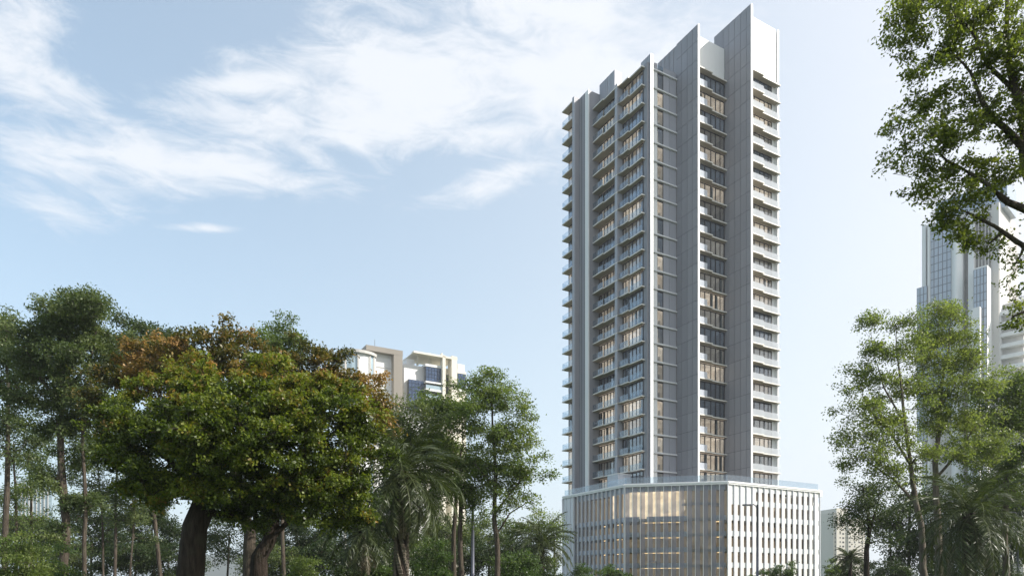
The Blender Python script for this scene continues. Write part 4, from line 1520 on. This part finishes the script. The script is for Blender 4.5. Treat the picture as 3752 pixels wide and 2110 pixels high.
class Bld:
    """building with walls along u and v; boxes given by photo columns on a plane and photo rows"""

    def __init__(s, name, label, frame, plane, face, xref):
        s.fr, s.plane, s.face = frame, plane, face
        if face == 'b':
            s.A, s.B = frame.onb(xref, plane), plane
        else:
            s.A, s.B = plane, frame.ona(xref, plane)
        s.root = thing(name, label, 'building', frame.xy(s.A, s.B), frame.ang)

    def part(s, name, mat, x0, x1, y0, y1, out=0.0, depth=10.0, to_ground=False, parent=None):
        """front face between photo columns x0..x1 and rows y0 (top) .. y1, standing out from the plane by out"""
        p = s.plane - out
        if s.face == 'b':
            a0, a1 = s.fr.onb(x0, p), s.fr.onb(x1, p)
            z1, z0 = s.fr.z(y0, a0, p), (0 if to_ground else s.fr.z(y1, a0, p))
            args = (a0 - s.A, a1 - s.A, p - s.B, p + depth - s.B, z0, z1)
        else:
            b0, b1 = s.fr.ona(x1, p), s.fr.ona(x0, p)
            z1, z0 = s.fr.z(y0, p, b1), (0 if to_ground else s.fr.z(y1, p, b1))
            args = (p - s.A, p + depth - s.A, b0 - s.B, b1 - s.B, z0, z1)
        m = MB().box(*args)
        return m.build(name, M[mat], parent or s.root), args

    def grid(s, mat, x0, x1, y0, y1, nx, nz, out, parent=None, name='pane', gap=.12, to=None):
        o, (a0, a1, b0, b1, z0, z1) = s.part('glazing_back', 'bw_joint', x0, x1, y0, y1, out, 1.0)
        if s.face == 'b':
            w, h = (a1 - a0) / nx, (z1 - z0) / nz
            me = MB().box(gap / 2, w - gap / 2, -.12, -.01, gap / 2, h - gap / 2).mesh(name, M[mat])
            for i in range(nx):
                for j in range(nz):
                    put(name, me, o, (a0 + i * w, b0, z0 + j * h))
        else:
            w, h = (b1 - b0) / nx, (z1 - z0) / nz
            me = MB().box(-.12, -.01, gap / 2, w - gap / 2, gap / 2, h - gap / 2).mesh(name, M[mat])
            for i in range(nx):
                for j in range(nz):
                    put(name, me, o, (a0, b0 + i * w, z0 + j * h))
        return o


# white hall with bent beige beam
b1 = Bld('white_hall', 'white building with bowed glass front and bent beige beam above the orange foliage', FR, 200.0, 'b', 1440)
b1.part('wall', 'bw_white', 1345, 1442, 1281, 0, 0, 16, True)
b1.part('wall_band', 'bw_beige', 1379, 1441, 1341, 1343, .15, .14)
M['bw_post'] = surf('render_taupe', (.27, .245, .21), .7, .06, .2, streak=1)  # beam's beige darkened, its shadow put into the colour
b1.part('beam', 'bw_post', 1342, 1476, 1262, 1281, 2.0, 14)
b1.part('beam_leg', 'bw_post', 1443, 1475, 1280, 0, 1.97, 13.8, True)
bowx = [1246, 1262, 1282, 1304, 1326, 1348, 1366, 1377]
bow = MB()
P0 = [FR.onb(x, 197.0) for x in bowx]
zb = FR.z(1300, P0[3], 197)
for i in range(len(bowx) - 1):
    f0, f1 = i / (len(bowx) - 1), (i + 1) / (len(bowx) - 1)
    d0, d1 = math.sin(math.pi * f0) * 2.2, math.sin(math.pi * f1) * 2.2
    bow.poly([(P0[i] - b1.A, 197 - d0 - b1.B, 0), (P0[i + 1] - b1.A, 197 - d1 - b1.B, 0), (P0[i + 1] - b1.A, 197 - d1 - b1.B, zb), (P0[i] - b1.A, 197 - d0 - b1.B, zb)], 1 if i in (1, 2, 5) else 0)
bow.poly([(P0[i] - b1.A, 197 - math.sin(math.pi * i / 7) * 2.2 - b1.B, zb) for i in range(8)] + [(P0[7] - b1.A, 206 - b1.B, zb), (P0[0] - b1.A, 206 - b1.B, zb)], 0)
bow.poly([(P0[7] - b1.A, 197 - b1.B, 0), (P0[7] - b1.A, 206 - b1.B, 0), (P0[7] - b1.A, 206 - b1.B, zb), (P0[7] - b1.A, 197 - b1.B, zb)], 0)
bow.build('bowed_front', [M['bw_white'], M['bw_glass_pale']], b1.root)
for i in (1, 3, 5, 6):
    x0 = P0[i] - b1.A
    d0 = math.sin(math.pi * i / 7) * 2.2
    MB().box(x0 - .25, x0 + .25, 197 - d0 - .25 - b1.B, 197 - d0 - .02 - b1.B, 0, zb).build('mullion', M['bw_beige'], b1.root)
rf = MB()
pts = [(P0[i] - b1.A, 197 - math.sin(math.pi * i / 7) * 2.2 - .8 - b1.B) for i in range(8)] + [(P0[7] - b1.A + 1, 206.5 - b1.B), (P0[0] - b1.A - 1, 206.5 - b1.B)]
rf.prism(pts, zb + .003, zb + .8)
rf.build('roof_edge', M['bw_beige'], b1.root)
MB().tube([(FR.onb(1373, 203) - b1.A, 3, 60), (FR.onb(1373, 203) - b1.A, 3, FR.z(1243, FR.onb(1373, 203), 203))], [.12, .06], 6).build('mast', M['bw_dark'], b1.root)

# apartment block with roof pergola
b2 = Bld('apartment_building', 'white apartment block with dark blue glazing and cream roof pergola', FR, 205.0, 'b', 1560)
b2.part('wall', 'bw_white', 1480, 1562, 1332, 0, -1.0, 18, True)
b2.part('roof_box', 'bw_white', 1490, 1519, 1313, 1333, -3.0, 6)
b2.grid('bw_glass', 1497, 1555, 1388, 1500, 5, 8, .2)
b2.part('wall', 'bw_cream', 1563, 1700, 1338, 0, -.5, 18, True)
b2.part('parapet', 'bw_white', 1559, 1624, 1331, 1340, 1.2, 4)
b2.grid('bw_glass', 1560, 1622, 1342, 1394, 6, 4, 1.0)
for (y0, y1) in ((1394, 1400), (1421, 1429), (1456, 1465), (1492, 1500)):
    b2.part('balcony', 'bw_white', 1560, 1622, y0, y1, 2.0, 3)
for (y0, y1) in ((1408, 1421), (1442, 1456), (1478, 1492)):
    b2.part('railing', 'bw_glass_pale', 1561, 1621, y0, y1, 1.9, .1)
    b2.part('window', 'bw_win', 1566, 1590, y0 - 7, y1, .7, .3)
    b2.part('window', 'bw_win', 1600, 1616, y0 - 7, y1, .7, .3)
b2.part('frame_leg', 'bw_cream', 1622, 1633, 1300, 0, 2.4, 2, True)
b2.part('frame_leg', 'bw_cream', 1655, 1675, 1303, 0, 2.4, 3, True)
b2.part('pergola_beam', 'bw_cream', 1516, 1676, 1284, 1291, 2.4, 2)
b2.part('pergola_roof', 'bw_cream', 1518, 1674, 1286, 1289, .38, 10.5)
for x in (1530, 1575, 1618):
    b2.part('pergola_post', 'bw_cream', x, x + 5, 1293, 1335, -2.5, 1)
for (y0, y1) in ((1372, 1398), (1415, 1440)):
    b2.part('window', 'bw_win', 1636, 1648, y0, y1, 0.0, .6)
b2.part('roof_box', 'bw_white', 1677, 1702, 1332, 1358, -2, 5)
b2.part('wall', 'bw_cream', 1676, 1708, 1358, 0, -.2, 9, True)
b2.grid('bw_glass', 1677, 1707, 1366, 1422, 3, 4, 1.0)
b2.part('balcony', 'bw_white', 1676, 1709, 1424, 1431, 1.5, 2)

# glass skyscraper on the right, turned a little more
FS = Frame(.743, .669)
b3 = Bld('skyscraper', 'grey stone and blue glass skyscraper half hidden by trees on the right', FS, 376.0, 'a', 3500)
b3.part('wall', 'bw_beige', 3380, 3660, 835, 0, -2.0, 34, True)
b3.part('corner_pier', 'bw_white', 3378, 3392, 826, 0, .5, 10, True)
b3.part('groove', 'bw_dark', 3393, 3398, 830, 0, -1.0, 2, True)
b3.part('fin', 'bw_white', 3398, 3406, 822, 0, 2.0, 10, True)
b3.grid('bw_sky', 3407, 3486, 833, 1560, 5, 26, .6, gap=.35)
col = MB()
x0b, x1b = FS.ona(3527, 375.0), FS.ona(3486, 375.0)
seg = []
for i in range(11):
    f = i / 10
    seg.append((-1.0 - math.sin(math.pi * f) * 2.2, (x0b + (x1b - x0b) * f) - b3.B))
col.prism([(2.0, x1b - b3.B), (2.0, x0b - b3.B)][::-1] + seg if False else seg + [(2.0, x1b - b3.B), (2.0, x0b - b3.B)], 0, FS.z(815, 375, x0b))
col.build('round_column', M['bw_white'], b3.root, smooth=False)
b3.part('recess', 'bw_dark', 3528, 3547, 830, 0, -1.5, 3, True)
b3.part('pier', 'bw_white', 3547, 3568, 800, 0, .8, 8, True)
b3.part('recess', 'bw_dark', 3569, 3628, 800, 0, -1.2, 3, True)
for x in (3572, 3584, 3596, 3608, 3620):
    b3.part('mullion', 'bw_beige', x, x + 3, 805, 1000, -.9, .5)
b3.part('wing', 'bw_white', 3566, 3617, 985, 0, 5.4, 14, True)
b3.grid('bw_sky', 3567, 3616, 990, 1500, 4, 17, 5.6, gap=.35)
b3.part('rear_pier', 'bw_white', 3630, 3664, 860, 0, -3.0, 12, True)
b3.part('crown', 'bw_sky', 3430, 3690, 745, 842, -6.0, 16)
b3.part('crown_screen', 'bw_sky', 3530, 3690, 716, 760, -8.0, 3)
b3.grid('bw_sky', 3359, 3397, 1057, 1620, 3, 20, 3.0, gap=.35)
b3.part('lower_wing', 'bw_white', 3560, 3590, 1130, 0, 9.0, 3, True)
for y in (1145, 1185, 1225, 1265, 1305, 1345, 1385):
    b3.part('balcony', 'bw_white', 3652, 3752, y, y + 14, -4.0, 10)
b3.part('rear_wall', 'bw_beige', 3655, 3750, 1120, 0, -7.0, 10, True)

# far blocks
b4 = Bld('apartment_building', 'distant cream apartment block with rows of small windows right of the podium', Frame(.97, .243), 410.0, 'b', 3060)
b4.part('wall', 'bw_far', 3054, 3092, 1876, 0, 0, 18, True)
b4.part('wall', 'bw_far', 3065, 3108, 1861, 0, .9, 18, True)
b4.part('wall', 'bw_far', 3108.5, 3170, 1898, 0, 1.8, 18, True)
for x in (3059, 3077):
    for j in range(11):
        b4.part('window', 'bw_win', x if x < 3064 else x, x + 4, 1889 + j * 15.4, 1894 + j * 15.4, 0.1 if x < 3064 else 1.0, .2)
for x in (3087, 3111, 3130, 3146, 3158):
    for j in range(10):
        b4.part('window', 'bw_win', x, x + (6 if x in (3087, 3111) else 4), 1905 + j * 15.4, 1911 + j * 15.4, 1.0 if x < 3108 else 1.9, .2)
b5 = Bld('apartment_building', 'faint white far block between the podium and the cream apartment block', Frame(.97, .243), 620.0, 'b', 3035)
b5.part('wall', 'bw_far', 3020, 3056, 1975, 0, 0, 25, True)
for x in (3026, 3034, 3042):
    for j in range(7):
        b5.part('window', 'bw_glass_pale', x, x + 5, 1984 + j * 13, 1989 + j * 13, .1, .2)
b6 = Bld('office_building', 'pale lavender-blue tower block glimpsed between the trees on the far left', Frame(.97, .243), 260.0, 'b', 120)
b6.part('wall', 'bw_glass_pale', 60, 190, 1760, 0, 0, 25, True)
for i in range(9):
    b6.part('mullion', 'bw_beige', 62 + i * 14, 64 + i * 14, 1765, 0, .3, .28, True)
b7 = Bld('office_building', 'pale low building glimpsed under the canopy right of the thick trunk', Frame(.97, .243), 180.0, 'b', 800)
b7.part('wall', 'bw_white', 700, 1150, 2030, 0, 0, 20, True)

# ------------------------------------------------------------------ air
hz_m, hn, hl = nt('haze_air')
hn.remove(hn['Principled BSDF'])
pv = hn.new('ShaderNodeVolumePrincipled')
pv.inputs['Color'].default_value = (.93, .96, 1.0, 1)
pv.inputs['Density'].default_value = .00022
pv.inputs['Anisotropy'].default_value = .2
hl.new(pv.outputs[0], hn['Material Output'].inputs['Volume'])
hb = MB().box(-1502, 1502, -202, 2602, -1.3, 215).build('haze', hz_m)
hb['kind'] = 'stuff'
